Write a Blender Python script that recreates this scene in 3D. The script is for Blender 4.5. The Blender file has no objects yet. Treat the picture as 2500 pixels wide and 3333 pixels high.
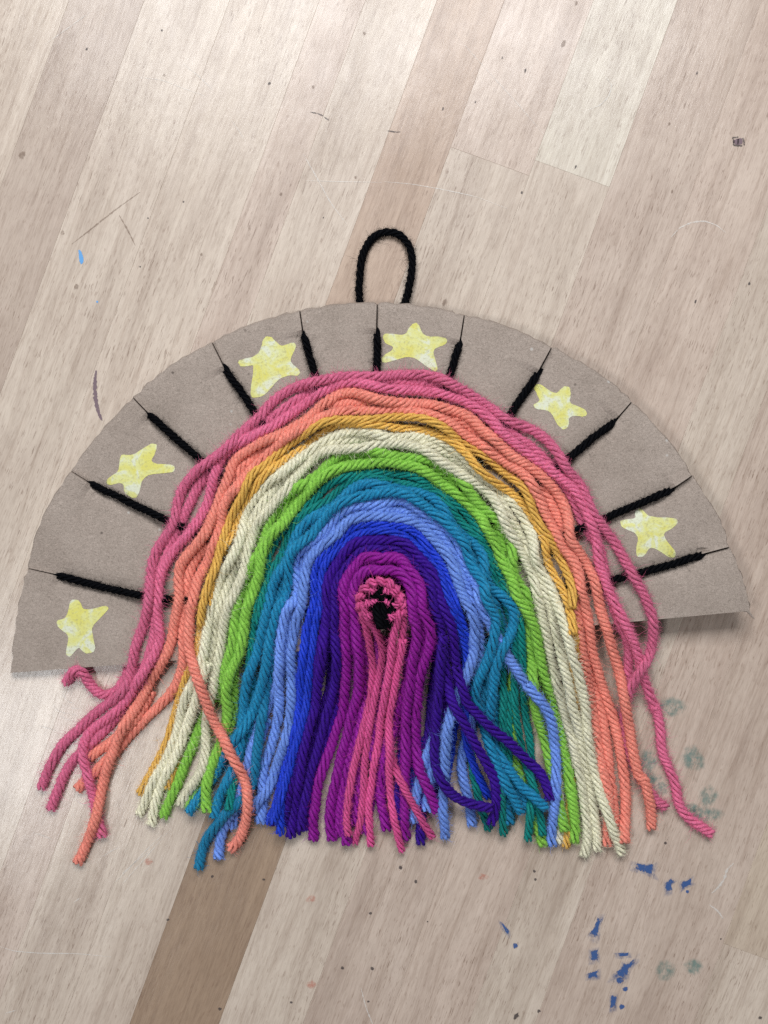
import bpy, bmesh, math, random
import numpy as np
from mathutils import Vector, noise as mnoise
from mathutils.bvhtree import BVHTree

random.seed(7)
rng = np.random.default_rng(11)
scene = bpy.context.scene
COL = scene.collection

# ------------------------------------------------------------------ camera
S = 0.0001            # metres per photograph pixel on the table top
H = 0.36              # height of the lens above the table top
cam_d = bpy.data.cameras.new('camera')
cam = bpy.data.objects.new('camera', cam_d)
COL.objects.link(cam)
cam.location = (0, 0, H)
cam.rotation_euler = (0, 0, 0)
cam_d.sensor_fit = 'VERTICAL'
cam_d.sensor_height = 24
cam_d.lens = 24 * H / (3333 * S)
cam_d.clip_start = 0.01
cam_d.clip_end = 50
scene.camera = cam

# ------------------------------------------------------------------ world and lamps (indoor room light)
world = bpy.data.worlds.new('World')
scene.world = world
world.use_nodes = True
bg = world.node_tree.nodes['Background']
bg.inputs[0].default_value = (0.93, 0.96, 1.0, 1)
bg.inputs[1].default_value = 0.115

def area(name, loc, target, sx, sy, power, colour):
    d = bpy.data.lights.new(name, 'AREA')
    d.shape = 'RECTANGLE'; d.size = sx; d.size_y = sy
    d.energy = power; d.color = colour
    o = bpy.data.objects.new(name, d); COL.objects.link(o)
    o.location = loc
    o.rotation_euler = (Vector(target) - Vector(loc)).to_track_quat('-Z', 'Y').to_euler()
    return o
area('ceiling_lamp', (-0.02, 0.60, 0.80), (0, 0, 0), 0.68, 0.34, 9.3, (0.975, 0.988, 1.0))
area('ceiling_lamp', (-0.66, -0.40, 1.60), (0, 0, 0), 0.30, 0.30, 7.6, (0.965, 0.985, 1.0))

scene.view_settings.view_transform = 'Standard'
scene.view_settings.look = 'None'
scene.view_settings.exposure = 0.08
scene.view_settings.gamma = 1.0
scene.view_settings.use_curve_mapping = False

scene.cycles.adaptive_threshold = 0.015
scene.cycles.use_denoising = False
scene.cycles.max_bounces = 6
scene.cycles.diffuse_bounces = 3
scene.cycles.glossy_bounces = 2
scene.cycles.transmission_bounces = 0
scene.cycles.transparent_max_bounces = 6

# ------------------------------------------------------------------ helpers
def W(px, py, z=0.0):
    """point of the place seen at photograph pixel (px,py) at height z above the table"""
    f = (H - z) / H
    return np.array([(px - 1250) * S * f, (1666.5 - py) * S * f, z])

def lin(r, g, b):
    def c(v):
        v /= 255.0
        return v / 12.92 if v <= 0.04045 else ((v + 0.055) / 1.055) ** 2.4
    return (c(r), c(g), c(b), 1.0)

def link(o, parent=None):
    COL.objects.link(o)
    if parent is not None: o.parent = parent
    return o

def mesh_obj(name, verts, faces, mat, parent=None, smooth=True):
    me = bpy.data.meshes.new(name)
    me.from_pydata([tuple(v) for v in verts], [], [tuple(f) for f in faces])
    if smooth: me.polygons.foreach_set('use_smooth', [True] * len(me.polygons))
    me.materials.append(mat); me.update()
    return link(bpy.data.objects.new(name, me), parent)

def fast_mesh(name, V, F4, F3, mat, parent, uv4=None, smooth=True):
    """numpy mesh: V (n,3), F4 (m,4) quads, F3 (k,3) triangles"""
    me = bpy.data.meshes.new(name)
    n4, n3 = len(F4), len(F3)
    me.vertices.add(len(V)); me.vertices.foreach_set('co', np.asarray(V, dtype=np.float32).ravel())
    loops = np.concatenate([np.asarray(F4, dtype=np.int32).ravel(), np.asarray(F3, dtype=np.int32).ravel()])
    me.loops.add(len(loops)); me.loops.foreach_set('vertex_index', loops)
    me.polygons.add(n4 + n3)
    st = np.concatenate([np.arange(n4) * 4, n4 * 4 + np.arange(n3) * 3]).astype(np.int32)
    me.polygons.foreach_set('loop_start', st)
    me.polygons.foreach_set('use_smooth', np.full(n4 + n3, smooth))
    if uv4 is not None:
        uv = me.uv_layers.new(name='UVMap')
        buf = np.zeros((len(loops), 2), dtype=np.float32); buf[:n4 * 4] = uv4.reshape(-1, 2)
        uv.data.foreach_set('uv', buf.ravel())
    me.materials.append(mat)
    me.update(calc_edges=True); me.validate()
    return link(bpy.data.objects.new(name, me), parent)

class NT:
    """tiny node-tree builder"""
    def __init__(self, name):
        self.m = bpy.data.materials.new(name); self.m.use_nodes = True
        self.t = self.m.node_tree; self.t.nodes.clear()
        self.out = self.n('ShaderNodeOutputMaterial')
        self.b = self.n('ShaderNodeBsdfPrincipled')
        self.l(self.b.outputs[0], self.out.inputs['Surface'])
    def n(self, kind, **kw):
        nd = self.t.nodes.new(kind)
        for k, v in kw.items(): setattr(nd, k, v)
        return nd
    def l(self, a, b): self.t.links.new(a, b)
    def set(self, nd, **kw):
        for k, v in kw.items(): nd.inputs[k.replace('_', ' ')].default_value = v
        return nd
    def mapping(self, src, scale=(1, 1, 1), loc=(0, 0, 0)):
        m = self.n('ShaderNodeMapping'); self.l(src, m.inputs['Vector'])
        m.inputs['Scale'].default_value = scale; m.inputs['Location'].default_value = loc
        return m.outputs[0]
    def noise(self, vec, scale, detail=3.0, rough=0.55, dist=0.0, out='Fac'):
        x = self.n('ShaderNodeTexNoise'); self.l(vec, x.inputs['Vector'])
        self.set(x, Scale=scale, Detail=detail, Roughness=rough, Distortion=dist)
        return x.outputs[out]
    def ramp(self, fac, stops, interp='LINEAR'):
        r = self.n('ShaderNodeValToRGB'); r.color_ramp.interpolation = interp
        el = r.color_ramp.elements
        while len(el) < len(stops): el.new(0.5)
        for e, (p, c) in zip(el, stops):
            e.position = p; e.color = c if len(c) == 4 else (*c, 1)
        self.l(fac, r.inputs[0]); return r.outputs[0]
    def grey(self, fac, a, b, lo=0.0, hi=1.0):
        m = self.n('ShaderNodeMapRange'); self.l(fac, m.inputs[0])
        m.inputs[1].default_value = a; m.inputs[2].default_value = b
        m.inputs[3].default_value = lo; m.inputs[4].default_value = hi
        return m.outputs[0]
    def mix(self, fac, a, b, mode='MIX'):
        x = self.n('ShaderNodeMix', data_type='RGBA', blend_type=mode)
        if isinstance(fac, (int, float)): x.inputs[0].default_value = fac
        else: self.l(fac, x.inputs[0])
        for i, v in ((6, a), (7, b)):
            if isinstance(v, tuple): x.inputs[i].default_value = v
            else: self.l(v, x.inputs[i])
        return x.outputs[2]
    def math(self, op, a, b=None):
        x = self.n('ShaderNodeMath', operation=op)
        for i, v in enumerate((a, b)):
            if v is None: continue
            if isinstance(v, (int, float)): x.inputs[i].default_value = v
            else: self.l(v, x.inputs[i])
        return x.outputs[0]
    def bump(self, h, dist, strength=1.0, normal=None):
        x = self.n('ShaderNodeBump'); self.l(h, x.inputs['Height'])
        x.inputs['Distance'].default_value = dist; x.inputs['Strength'].default_value = strength
        if normal is not None: self.l(normal, x.inputs['Normal'])
        return x.outputs[0]

def g(v): return (v, v, v, 1)

# ------------------------------------------------------------------ materials
def mat_wood():
    k = NT('varnished_maple')
    tc = k.n('ShaderNodeTexCoord'); oi = k.n('ShaderNodeObjectInfo')
    add = k.n('ShaderNodeVectorMath', operation='ADD'); k.l(tc.outputs['Object'], add.inputs[0])
    sc = k.n('ShaderNodeVectorMath', operation='SCALE'); k.l(oi.outputs['Random'], sc.inputs[0])
    cmb = k.n('ShaderNodeCombineXYZ')
    r1 = k.math('MULTIPLY', oi.outputs['Random'], 3.7); r2 = k.math('MULTIPLY', oi.outputs['Random'], 9.1)
    k.l(r1, cmb.inputs[0]); k.l(r2, cmb.inputs[1]); k.l(r1, cmb.inputs[2])
    k.l(cmb.outputs[0], add.inputs[1])
    v = add.outputs[0]
    # local Y runs along the grain
    warp = k.noise(k.mapping(v, (30, 7, 30)), 1.0, 2, 0.5, out='Color')
    wv = k.n('ShaderNodeVectorMath', operation='MULTIPLY_ADD'); k.l(warp, wv.inputs[0])
    wv.inputs[1].default_value = (0.006, 0.0, 0.0); k.l(v, wv.inputs[2]); v2 = wv.outputs[0]
    broad = k.noise(k.mapping(v2, (110, 7, 1)), 1.0, 3, 0.55)
    streak = k.noise(k.mapping(v2, (640, 34, 1)), 1.0, 5, 0.62)
    mott = k.noise(k.mapping(v2, (330, 190, 1)), 1.0, 4, 0.65, 0.6)
    fine = k.noise(k.mapping(v2, (2600, 190, 1)), 1.0, 3, 0.6)
    rays = k.noise(k.mapping(v2, (1500, 320, 1)), 1.0, 2, 0.5)
    blot = k.noise(k.mapping(v, (38, 26, 1)), 1.0, 3, 0.6)
    base = k.mix(1.0, oi.outputs['Color'], k.ramp(broad, [(0.25, (0.80, 0.77, 0.755)), (0.5, (0.98, 0.975, 0.97)), (0.75, (1.08, 1.09, 1.10))]), 'MULTIPLY')
    base = k.mix(1.0, base, k.ramp(streak, [(0.30, (0.84, 0.81, 0.79)), (0.5, g(1.0)[:3]), (0.70, (1.05, 1.06, 1.06))]), 'MULTIPLY')
    base = k.mix(1.0, base, k.ramp(fine, [(0.33, (0.86, 0.84, 0.825)), (0.5, g(1.0)[:3]), (0.70, (1.05, 1.05, 1.05))]), 'MULTIPLY')
    base = k.mix(1.0, base, k.ramp(blot, [(0.3, (0.94, 0.92, 0.915)), (0.6, (1.02, 1.02, 1.02))]), 'MULTIPLY')
    base = k.mix(1.0, base, k.ramp(mott, [(0.3, (0.94, 0.93, 0.925)), (0.5, g(1.0)[:3]), (0.7, (1.03, 1.03, 1.03))]), 'MULTIPLY')
    fleck = k.ramp(rays, [(0.30, g(1.0)[:3]), (0.37, g(0.0)[:3])])
    base = k.mix(k.math('MULTIPLY', fleck, 0.30), base, lin(122, 92, 72))
    pores = k.noise(k.mapping(v2, (3000, 230, 1)), 1.0, 2, 0.5)
    patch = k.noise(k.mapping(v, (55, 22, 1)), 1.0, 2, 0.5)
    pm = k.math('MULTIPLY', k.grey(pores, 0.33, 0.37, 1, 0), k.grey(patch, 0.42, 0.6, 0.15, 1))
    base = k.mix(k.math('MULTIPLY', pm, 0.6), base, lin(112, 84, 66))
    grow = k.n('ShaderNodeTexWave', wave_type='BANDS', bands_direction='X', wave_profile='SAW')
    k.l(k.mapping(v2, (1, 0.05, 1)), grow.inputs['Vector']); k.set(grow, Scale=34.0, Distortion=7.0, Detail=3.0, Detail_Scale=14.0, Detail_Roughness=0.6)
    base = k.mix(k.math('MULTIPLY', k.grey(grow.outputs['Fac'], 0.86, 1.0, 0, 1), 0.30), base, k.mix(1.0, base, (0.62, 0.55, 0.50, 1), 'MULTIPLY'))
    # dark pits and pin knots
    vo = k.n('ShaderNodeTexVoronoi'); k.l(k.mapping(v, (62, 34, 1)), vo.inputs['Vector']); vo.inputs['Scale'].default_value = 1.0
    sel = k.n('ShaderNodeSeparateColor'); k.l(vo.outputs['Color'], sel.inputs[0])
    pit = k.math('MULTIPLY', k.grey(vo.outputs['Distance'], 0.030, 0.055, 1, 0), k.grey(sel.outputs[0], 0.66, 0.74, 0, 1))
    base = k.mix(k.math('MULTIPLY', pit, 0.5), base, lin(78, 60, 50))
    k.l(base, k.b.inputs['Base Color'])
    # worn varnish: rubbed patches, scratches and dents
    dents = k.n('ShaderNodeTexVoronoi', feature='F1'); k.l(k.mapping(v, (120, 95, 1)), dents.inputs['Vector']); dents.inputs['Scale'].default_value = 1.0
    dh = k.grey(dents.outputs['Distance'], 0.05, 0.22, 0, 1)
    hgt = k.math('ADD', k.math('MULTIPLY', streak, 0.30), k.math('MULTIPLY', fine, 0.38))
    hgt = k.math('ADD', hgt, k.math('MULTIPLY', dh, 0.22))
    wavy = k.noise(k.mapping(v, (420, 230, 1)), 1.0, 4, 0.65)
    hgt = k.math('ADD', hgt, k.math('MULTIPLY', wavy, 0.55))
    hgt = k.math('SUBTRACT', hgt, k.math('MULTIPLY', pit, 0.5))
    k.l(k.bump(hgt, 0.00016, 0.55), k.b.inputs['Normal'])
    k.l(k.grey(k.noise(k.mapping(v, (90, 60, 1)), 1.0, 4, 0.65), 0.3, 0.7, 0.36, 0.58), k.b.inputs['Roughness'])
    k.b.inputs['Specular IOR Level'].default_value = 0.46
    k.b.inputs['Coat Weight'].default_value = 0.36
    k.b.inputs['Coat Roughness'].default_value = 0.17
    k.l(k.bump(hgt, 0.00010, 0.5), k.b.inputs['Coat Normal'])
    return k.m

def mat_card():
    k = NT('brown_cardboard')
    tc = k.n('ShaderNodeTexCoord'); v = tc.outputs['Object']
    fib = k.noise(k.mapping(v, (1500, 1500, 1500)), 1.0, 4, 0.75, 2.2)
    fib2 = k.noise(k.mapping(v, (900, 3600, 900)), 1.0, 2, 0.6, 0.6)
    cloud = k.noise(k.mapping(v, (70, 70, 70)), 1.0, 4, 0.6)
    base = k.ramp(cloud, [(0.3, lin(154, 141, 131)), (0.5, lin(161, 148, 138)), (0.72, lin(168, 155, 145))])
    base = k.mix(1.0, base, k.ramp(fib, [(0.36, (0.66, 0.65, 0.64)), (0.5, g(1.0)[:3]), (0.64, (1.26, 1.26, 1.27))]), 'MULTIPLY')
    base = k.mix(1.0, base, k.ramp(fib2, [(0.3, (0.86, 0.85, 0.84)), (0.5, g(1.0)[:3]), (0.75, (1.08, 1.08, 1.08))]), 'MULTIPLY')
    vo = k.n('ShaderNodeTexVoronoi'); k.l(k.mapping(v, (210, 210, 210)), vo.inputs['Vector']); vo.inputs['Scale'].default_value = 1.0
    sel = k.n('ShaderNodeSeparateColor'); k.l(vo.outputs['Color'], sel.inputs[0])
    spot = k.math('MULTIPLY', k.grey(vo.outputs['Distance'], 0.06, 0.13, 1, 0), k.grey(sel.outputs[0], 0.70, 0.74, 0, 1))
    tone = k.ramp(sel.outputs[1], [(0.5, (0.09, 0.07, 0.06)), (0.62, (0.52, 0.50, 0.47))], 'CONSTANT')
    base = k.mix(k.math('MULTIPLY', spot, 0.75), base, tone)
    k.l(base, k.b.inputs['Base Color'])
    k.b.inputs['Roughness'].default_value = 0.86
    k.b.inputs['Specular IOR Level'].default_value = 0.25
    h = k.math('ADD', k.math('MULTIPLY', fib, 0.6), k.math('MULTIPLY', cloud, 0.8))
    k.l(k.bump(h, 0.00018, 0.6), k.b.inputs['Normal'])
    return k.m

def mat_star():
    k = NT('yellow_paint')
    tc = k.n('ShaderNodeTexCoord'); v = tc.outputs['Object']
    a = k.noise(k.mapping(v, (170, 170, 170)), 1.0, 4, 0.6, 0.8)
    b = k.noise(k.mapping(v, (1400, 1400, 1400)), 1.0, 3, 0.6)
    base = k.ramp(a, [(0.40, lin(216, 220, 196)), (0.47, lin(216, 217, 150)), (0.62, lin(214, 209, 110))])
    base = k.mix(k.grey(b, 0.52, 0.66, 0, 0.5), base, lin(166, 160, 118))
    k.l(base, k.b.inputs['Base Color'])
    k.b.inputs['Roughness'].default_value = 0.7
    k.l(k.bump(b, 0.00016, 0.6), k.b.inputs['Normal'])
    return k.m

def mat_yarn(name, rgb, sheen=0.25, vary=0.16, rough=0.65):
    k = NT(name)
    tc = k.n('ShaderNodeTexCoord')
    uv = tc.outputs['UV']
    c = lin(*rgb)
    a = k.noise(k.mapping(uv, (60, 8, 1)), 1.0, 3, 0.6)
    fibre = k.noise(k.mapping(uv, (350, 26, 1)), 1.0, 2, 0.6)
    base = k.mix(1.0, c, k.ramp(a, [(0.3, g(1 - vary)[:3]), (0.7, g(1 + vary)[:3])]), 'MULTIPLY')
    base = k.mix(1.0, base, k.ramp(fibre, [(0.3, g(0.70)[:3]), (0.7, g(1.25)[:3])]), 'MULTIPLY')
    oi = k.n('ShaderNodeObjectInfo')
    base = k.mix(1.0, base, k.ramp(oi.outputs['Random'], [(0.0, g(0.88)[:3]), (1.0, g(1.08)[:3])]), 'MULTIPLY')
    k.l(base, k.b.inputs['Base Color'])
    k.b.inputs['Roughness'].default_value = rough
    lum = max(c[:3]); k.b.inputs['Specular IOR Level'].default_value = 0.04 if lum < 0.02 else 0.2 if lum < 0.25 else 0.35
    k.b.inputs['Sheen Weight'].default_value = sheen
    k.b.inputs['Sheen Roughness'].default_value = 0.5
    k.b.inputs['Sheen Tint'].default_value = tuple(min(1, 0.25 + 0.75 * x ** 0.5) for x in c[:3]) + (1,)
    k.l(k.bump(fibre, 0.0002, 0.9), k.b.inputs['Normal'])
    return k.m

def mat_stain(name, rgb, cover=0.8, scale=700, soft=0.08, smudge=False):
    """thin worn paint or smudge: patchy, the wood shows through"""
    k = NT(name)
    tc = k.n('ShaderNodeTexCoord'); v = tc.outputs['Object']
    a = k.noise(k.mapping(v, (scale, scale * 0.8, scale)), 1.0, 4, 0.65)
    k.b.inputs['Base Color'].default_value = lin(*rgb)
    k.b.inputs['Roughness'].default_value = 0.5
    tr = k.n('ShaderNodeBsdfTransparent'); mx = k.n('ShaderNodeMixShader')
    uv = k.n('ShaderNodeAttribute', attribute_name='edge')
    f = k.math('MULTIPLY', k.grey(k.math('ADD', a, k.math('MULTIPLY', uv.outputs['Fac'], 0.45)), 0.62, 0.62 + soft, 0, 1), cover)
    if smudge: f = k.math('MULTIPLY', k.math('MULTIPLY', uv.outputs['Fac'], k.grey(a, 0.38, 0.62, 0.1, 1)), cover)
    k.l(f, mx.inputs[0]); k.l(tr.outputs[0], mx.inputs[1]); k.l(k.b.outputs[0], mx.inputs[2])
    k.l(mx.outputs[0], k.out.inputs['Surface'])
    return k.m

def mat_plain(name, rgb, rough=0.8):
    k = NT(name); k.b.inputs['Base Color'].default_value = lin(*rgb); k.b.inputs['Roughness'].default_value = rough
    return k.m

# ------------------------------------------------------------------ table top: glued maple staves
WOOD = mat_wood()
ANG = math.radians(20.1)
CA, SA = math.cos(ANG), math.sin(ANG)
def row_x(u): return (u - 1250) * S * CA - 0.16665 * SA
def along(px, py):
    p = W(px, py); return p[0] * SA + p[1] * CA
table = bpy.data.objects.new('table_top', None); link(table)
table['kind'] = 'structure'
table['label'] = 'worn varnished butcher block table top of pale maple staves'

LIGHT = (201, 186, 171); CREAM = (209, 199, 184); PINK = (196, 178, 164); GREY = (185, 168, 154)
BROWN = (184, 161, 143); DARK = (154, 130, 108); TAN = (196, 179, 161); ROSE = (193, 175, 161)
# row: left edge u, colours from the top of the frame down, joints given as frame heights (pixels)
ROWS = [(-2500, [TAN], []), (-2200, [LIGHT], []), (-1930, [PINK], []), (-1640, [TAN], []), (-1400, [LIGHT], []),
        (-1130, [LIGHT], []), (-860, [PINK], []), (-600, [LIGHT], []), (-330, [TAN], []), (-60, [LIGHT], []),
        (225, [GREY], []), (470, [LIGHT], []), (748, [LIGHT], []), (1040, [PINK], []), (1190, [LIGHT], []), (1423, [BROWN, LIGHT], [1750]),
        (1642, [PINK, LIGHT, DARK], [525, 2250]), (1932, [CREAM, LIGHT], [565]), (2206, [ROSE], []), (2480, [PINK], []), (2745, [LIGHT], []),
        (2960, [PINK], []), (3166, [ROSE], []), (3478, [TAN], []), (3750, [LIGHT], []), (4010, [TAN], []),
        (4290, [PINK], []), (4560, [LIGHT], []), (4830, [TAN], []), (5100, [TAN], [])]
def plank(x0, x1, y0, y1, col):
    c, gp, th = 0.00005, 0.00001, 0.028
    x0 += gp; x1 -= gp; y0 += gp; y1 -= gp
    cx, cy = (x0 + x1) / 2, (y0 + y1) / 2
    hx, hy = (x1 - x0) / 2, (y1 - y0) / 2
    vs = []
    for z, d in ((-th, 0), (-c, 0), (0, c)):
        vs += [(-hx + d, -hy + d, z), (hx - d, -hy + d, z), (hx - d, hy - d, z), (-hx + d, hy - d, z)]
    fs = [(3, 2, 1, 0), (8, 9, 10, 11)]
    for b in (0, 4):
        for i in range(4):
            j = (i + 1) % 4
            fs.append((b + i, b + j, b + 4 + j, b + 4 + i))
    o = mesh_obj('plank', vs, fs, WOOD, table, smooth=False)
    o.rotation_euler = (0, 0, -ANG)
    # table frame: local x across, y along the grain
    o.location = (cx * CA + cy * SA, -cx * SA + cy * CA, 0)
    jit = 1 + 0.05 * (random.random() - 0.5)
    l = lin(*col); o.color = (l[0] * jit, l[1] * jit, l[2] * jit, 1)
    return o
for i in range(len(ROWS) - 1):
    u0, cols, joints = ROWS[i]; u1 = ROWS[i + 1][0]
    um = (u0 + u1) / 2
    ys = [0.52] + [along(um - 0.366 * j, j) for j in joints] + [-0.52]
    if not joints and (u0 < -400 or u0 > 3400):
        ys = [0.52, random.uniform(-0.3, 0.3), -0.52]; cols = [cols[0], random.choice([TAN, LIGHT, PINK])]
    for j in range(len(ys) - 1):
        plank(row_x(u0), row_x(u1), ys[j + 1], ys[j], cols[j])

# ---- paint, pencil and scratch marks on the varnish
def stain(name, pts, mat, z=0.00007, sub=2, jag=0.06, parent=None):
    """thin film with outline pts (photograph pixels)"""
    P = [np.array(p, float) for p in pts]
    for _ in range(sub):
        Q = []
        for a, b in zip(P, P[1:] + P[:1]):
            d = b - a; nrm = np.array([-d[1], d[0]])
            Q += [a, (a + b) / 2 + nrm * random.uniform(-jag, jag)]
        P = Q
    c = sum(P) / len(P); n = len(P)
    vs = [W(*p) for p in P] + [W(*(c + (p - c) * 0.62)) for p in P] + [W(*c)]
    vs = [(v[0], v[1], z) for v in vs]
    fs = []
    for i in range(n):
        j = (i + 1) % n
        fs += [(j, i, n + i, n + j), (n + j, n + i, 2 * n)]
    o = mesh_obj(name, vs, fs, mat, parent or table, smooth=False)
    at = o.data.attributes.new('edge', 'FLOAT', 'POINT')
    at.data.foreach_set('value', [0.0] * n + [0.75] * n + [1.0])
    return o
def ribbon(name, pts, w, mat, z=0.00007, taper=True):
    P = np.array(pts, float)
    if len(P) == 2: P = np.array([P[0], (P[0] + P[1]) / 2, P[1]])
    t = np.linspace(0, len(P) - 1, 6 * len(P)); P = np.stack([np.interp(t, np.arange(len(P)), P[:, 0]), np.interp(t, np.arange(len(P)), P[:, 1])], 1)
    for _ in range(3): P[1:-1] = P[1:-1] * 0.5 + (P[:-2] + P[2:]) * 0.25
    Tn = np.gradient(P, axis=0); Tn /= np.linalg.norm(Tn, axis=1)[:, None] + 1e-9
    N = np.stack([-Tn[:, 1], Tn[:, 0]], 1); k = len(P)
    ww = np.array([w * (0.3 + 0.7 * math.sin(math.pi * (i + 0.5) / k) if taper else 1) * random.uniform(0.7, 1.2) for i in range(k)])[:, None] / 2
    vs = [W(*q) + np.array([0, 0, z]) for q in np.concatenate([P + N * ww, P, P - N * ww])]
    fs = [(b + i, b + i + 1, b + k + i + 1, b + k + i) for b in (0, k) for i in range(k - 1)]
    o = mesh_obj(name, vs, fs, mat, table, smooth=False)
    at = o.data.attributes.new('edge', 'FLOAT', 'POINT')
    at.data.foreach_set('value', [0.3] * k + [1.0] * k + [0.3] * k)
    return o
def blob(px, py, rx, ry, n=9, rot=0.0):
    out = []
    for i in range(n):
        t = i * 2 * math.pi / n; q = random.uniform(0.78, 1.15)
        x, y = rx * q * math.cos(t), ry * q * math.sin(t)
        out.append((px + x * math.cos(rot) - y * math.sin(rot), py + x * math.sin(rot) + y * math.cos(rot)))
    return out
def stroke(pts, w, taper=True):
    P = np.array(pts, float); T = np.gradient(P, axis=0); T /= np.linalg.norm(T, axis=1)[:, None] + 1e-9
    N = np.stack([-T[:, 1], T[:, 0]], 1); k = len(P)
    ww = np.array([w * (0.35 + 0.65 * math.sin(math.pi * (i + 0.5) / k)) if taper else w for i in range(k)]) / 2
    return [tuple(p) for p in P + N * ww[:, None]] + [tuple(p) for p in (P - N * ww[:, None])[::-1]]
M_BLUE = mat_stain('blue_paint_mark', (58, 92, 150), 0.85, 1300, 0.2)
M_SMEAR = mat_stain('blue_paint_smear', (70, 104, 158), 0.5, 600, 0.3, True)
M_SKY = mat_stain('sky_blue_mark', (92, 160, 220), 0.95, 700)
M_TEAL = mat_stain('teal_smudge', (84, 138, 134), 0.6, 420, 0.3, True)
M_PENCIL = mat_stain('grey_purple_mark', (120, 98, 108), 0.8, 1200)
M_INK = mat_stain('dark_ink_mark', (58, 50, 54), 0.62, 1600, 0.2)
M_RED = mat_stain('pale_red_smudge', (206, 120, 98), 0.5, 800, 0.3, True)
M_WHITE = mat_stain('pale_scratch', (238, 234, 228), 0.55, 1300, 0.25)
M_BURN = mat_stain('brown_dent', (120, 92, 72), 0.42, 900, 0.3)
def Q(pts, ox=1250, oy=2500, s=1.3272): return [(ox + x / s, oy + y / s) for x, y in pts]
for p in ([(1085, 405), (1130, 415), (1170, 410), (1165, 450), (1172, 470), (1150, 462), (1125, 450), (1075, 435)],
          [(1215, 490), (1240, 475), (1262, 485), (1240, 500), (1245, 530), (1215, 538)],
          [(1280, 490), (1330, 470), (1335, 500), (1300, 515), (1285, 527)],
          [(920, 645), (948, 643), (930, 680), (925, 735), (905, 735), (885, 710), (905, 690)],
          [(890, 785), (925, 780), (925, 830), (890, 835)], [(878, 885), (928, 868), (925, 905), (878, 908)],
          [(1085, 815), (1087, 840), (1060, 870), (1055, 895), (1030, 917), (985, 905), (1000, 880), (1020, 868), (1030, 840), (1060, 840)],
          [(1000, 795), (1060, 795), (1062, 812), (1010, 814)],
          [(980, 975), (1006, 978), (1002, 1035), (976, 1042)], [(500, 660), (514, 668), (542, 700), (540, 722), (526, 712)]):
    stain('paint_mark', Q(p), M_BLUE)
    cx_ = sum(a for a, b in p) / len(p); cy_ = sum(b for a, b in p) / len(p)
    stain('paint_smear', Q([(cx_ + (a - cx_) * 1.5, cy_ + (b - cy_) * 1.5 + 6) for a, b in p]), M_SMEAR, z=0.00004)
for x, y, r in ((1042, 955, 14), (1028, 1030, 15), (568, 768, 15), (1310, 533, 9), (1020, 915, 20)):
    stain('paint_mark', Q(blob(x, y, r, r)), M_BLUE)
stain('paint_mark', [(255, 812), (266, 815), (275, 855), (264, 864), (258, 858)], M_SKY)
stain('paint_mark', blob(316, 982, 5, 5), M_SKY)
for x, y, rx, ry in ((1070, 650, 75, 48), (945, 975, 45, 65), (1205, 960, 68, 62), (1300, 1180, 46, 62), (960, 1075, 50, 36),
                     (1015, 1140, 42, 36), (1290, 1290, 110, 36), (1200, 1255, 50, 26)):
    stain('teal_smudge', [(1600 + a / 1.843, 1950 + b / 1.843) for a, b in blob(x, y, rx * 1.35, ry * 1.35)], M_TEAL)
for x, y, rx, ry in ((1215, 875, 42, 32), (1335, 858, 34, 30)):
    stain('teal_smudge', Q(blob(x, y, rx * 1.4, ry * 1.4)), M_TEAL)
ribbon('pencil_mark', [(x / 1.7011, 900 + y / 1.7011) for x, y in [(532, 520), (526, 580), (526, 650), (536, 715), (550, 765), (566, 798)]], 16, M_PENCIL)
for x, y in ((1345, 935), (640, 405), (1345, 565)): stain('red_smudge', Q(blob(x, y, 26, 20), 0), M_RED)
stain('red_smudge', Q(blob(430, 470, 26, 18)), M_RED)
# small ink square, dashes and pits
for s_ in ([(1505, 595), (1530, 592)], [(1507, 595), (1510, 628)], [(1510, 628), (1548, 630)], [(1550, 596), (1556, 628)], [(1530, 600), (1526, 624)]):
    a, b = s_; m_ = ((a[0] + b[0]) / 2 + 2, (a[1] + b[1]) / 2 + 1)
    ribbon('ink_mark', Q([a, m_, b], 1250, 0), 7, M_INK, taper=False)
stain('ink_mark', Q(blob(1531, 612, 27, 20), 1250, 0), M_PENCIL)
for a, b in (((1340, 484), (1372, 490)), ((1372, 490), (1398, 502)), ((1400, 506), (1422, 520))):
    ribbon('ink_mark', Q([a, b], 0, 0), 6, M_INK)
ribbon('ink_mark', Q([(15, 565), (45, 570), (72, 570)], 1250, 0), 7, M_INK)
stain('ink_mark', Q([(555, 1085), (562, 1060), (582, 1050), (586, 1075), (562, 1092)]), M_INK)
for x, y, r in ((1140, 481, 9), (918, 468, 9), (1480, 863, 10), (1608, 866, 12), (1258, 1012, 8), (1600, 628, 9), (1590, 1008, 8), (725, 655, 9), (950, 1040, 10)):
    stain('pit', Q(blob(x, y, r, r * 0.9, 7), 0), M_INK, sub=1)
for x, y, r in ((650, 445, 9), (654, 482, 8), (138, 490, 10), (70, 430, 12), (1216, 323, 9), (1625, 1078, 10), (668, 1050, 10), (1455, 738, 5), (188, 663, 5)):
    stain('pit', Q(blob(x, y, r, r, 7)), M_INK, sub=1)
for x, y, r in ((395, 441, 5), (511, 249, 6), (610, 305, 7), (255, 470, 7), (775, 190, 16), (1232, 535, 9), (1245, 828, 9), (595, 831, 8), (828, 722, 7), (1352, 317, 7), (830, 12, 11), (1345, 1303, 8), (1578, 1225, 8), (262, 1306, 16)):
    stain('pit', Q(blob(x, y, r * 0.8, r * 1.5, 7, 0.3), 1250, 0), M_BURN if r > 8 else M_INK, sub=1)
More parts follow.
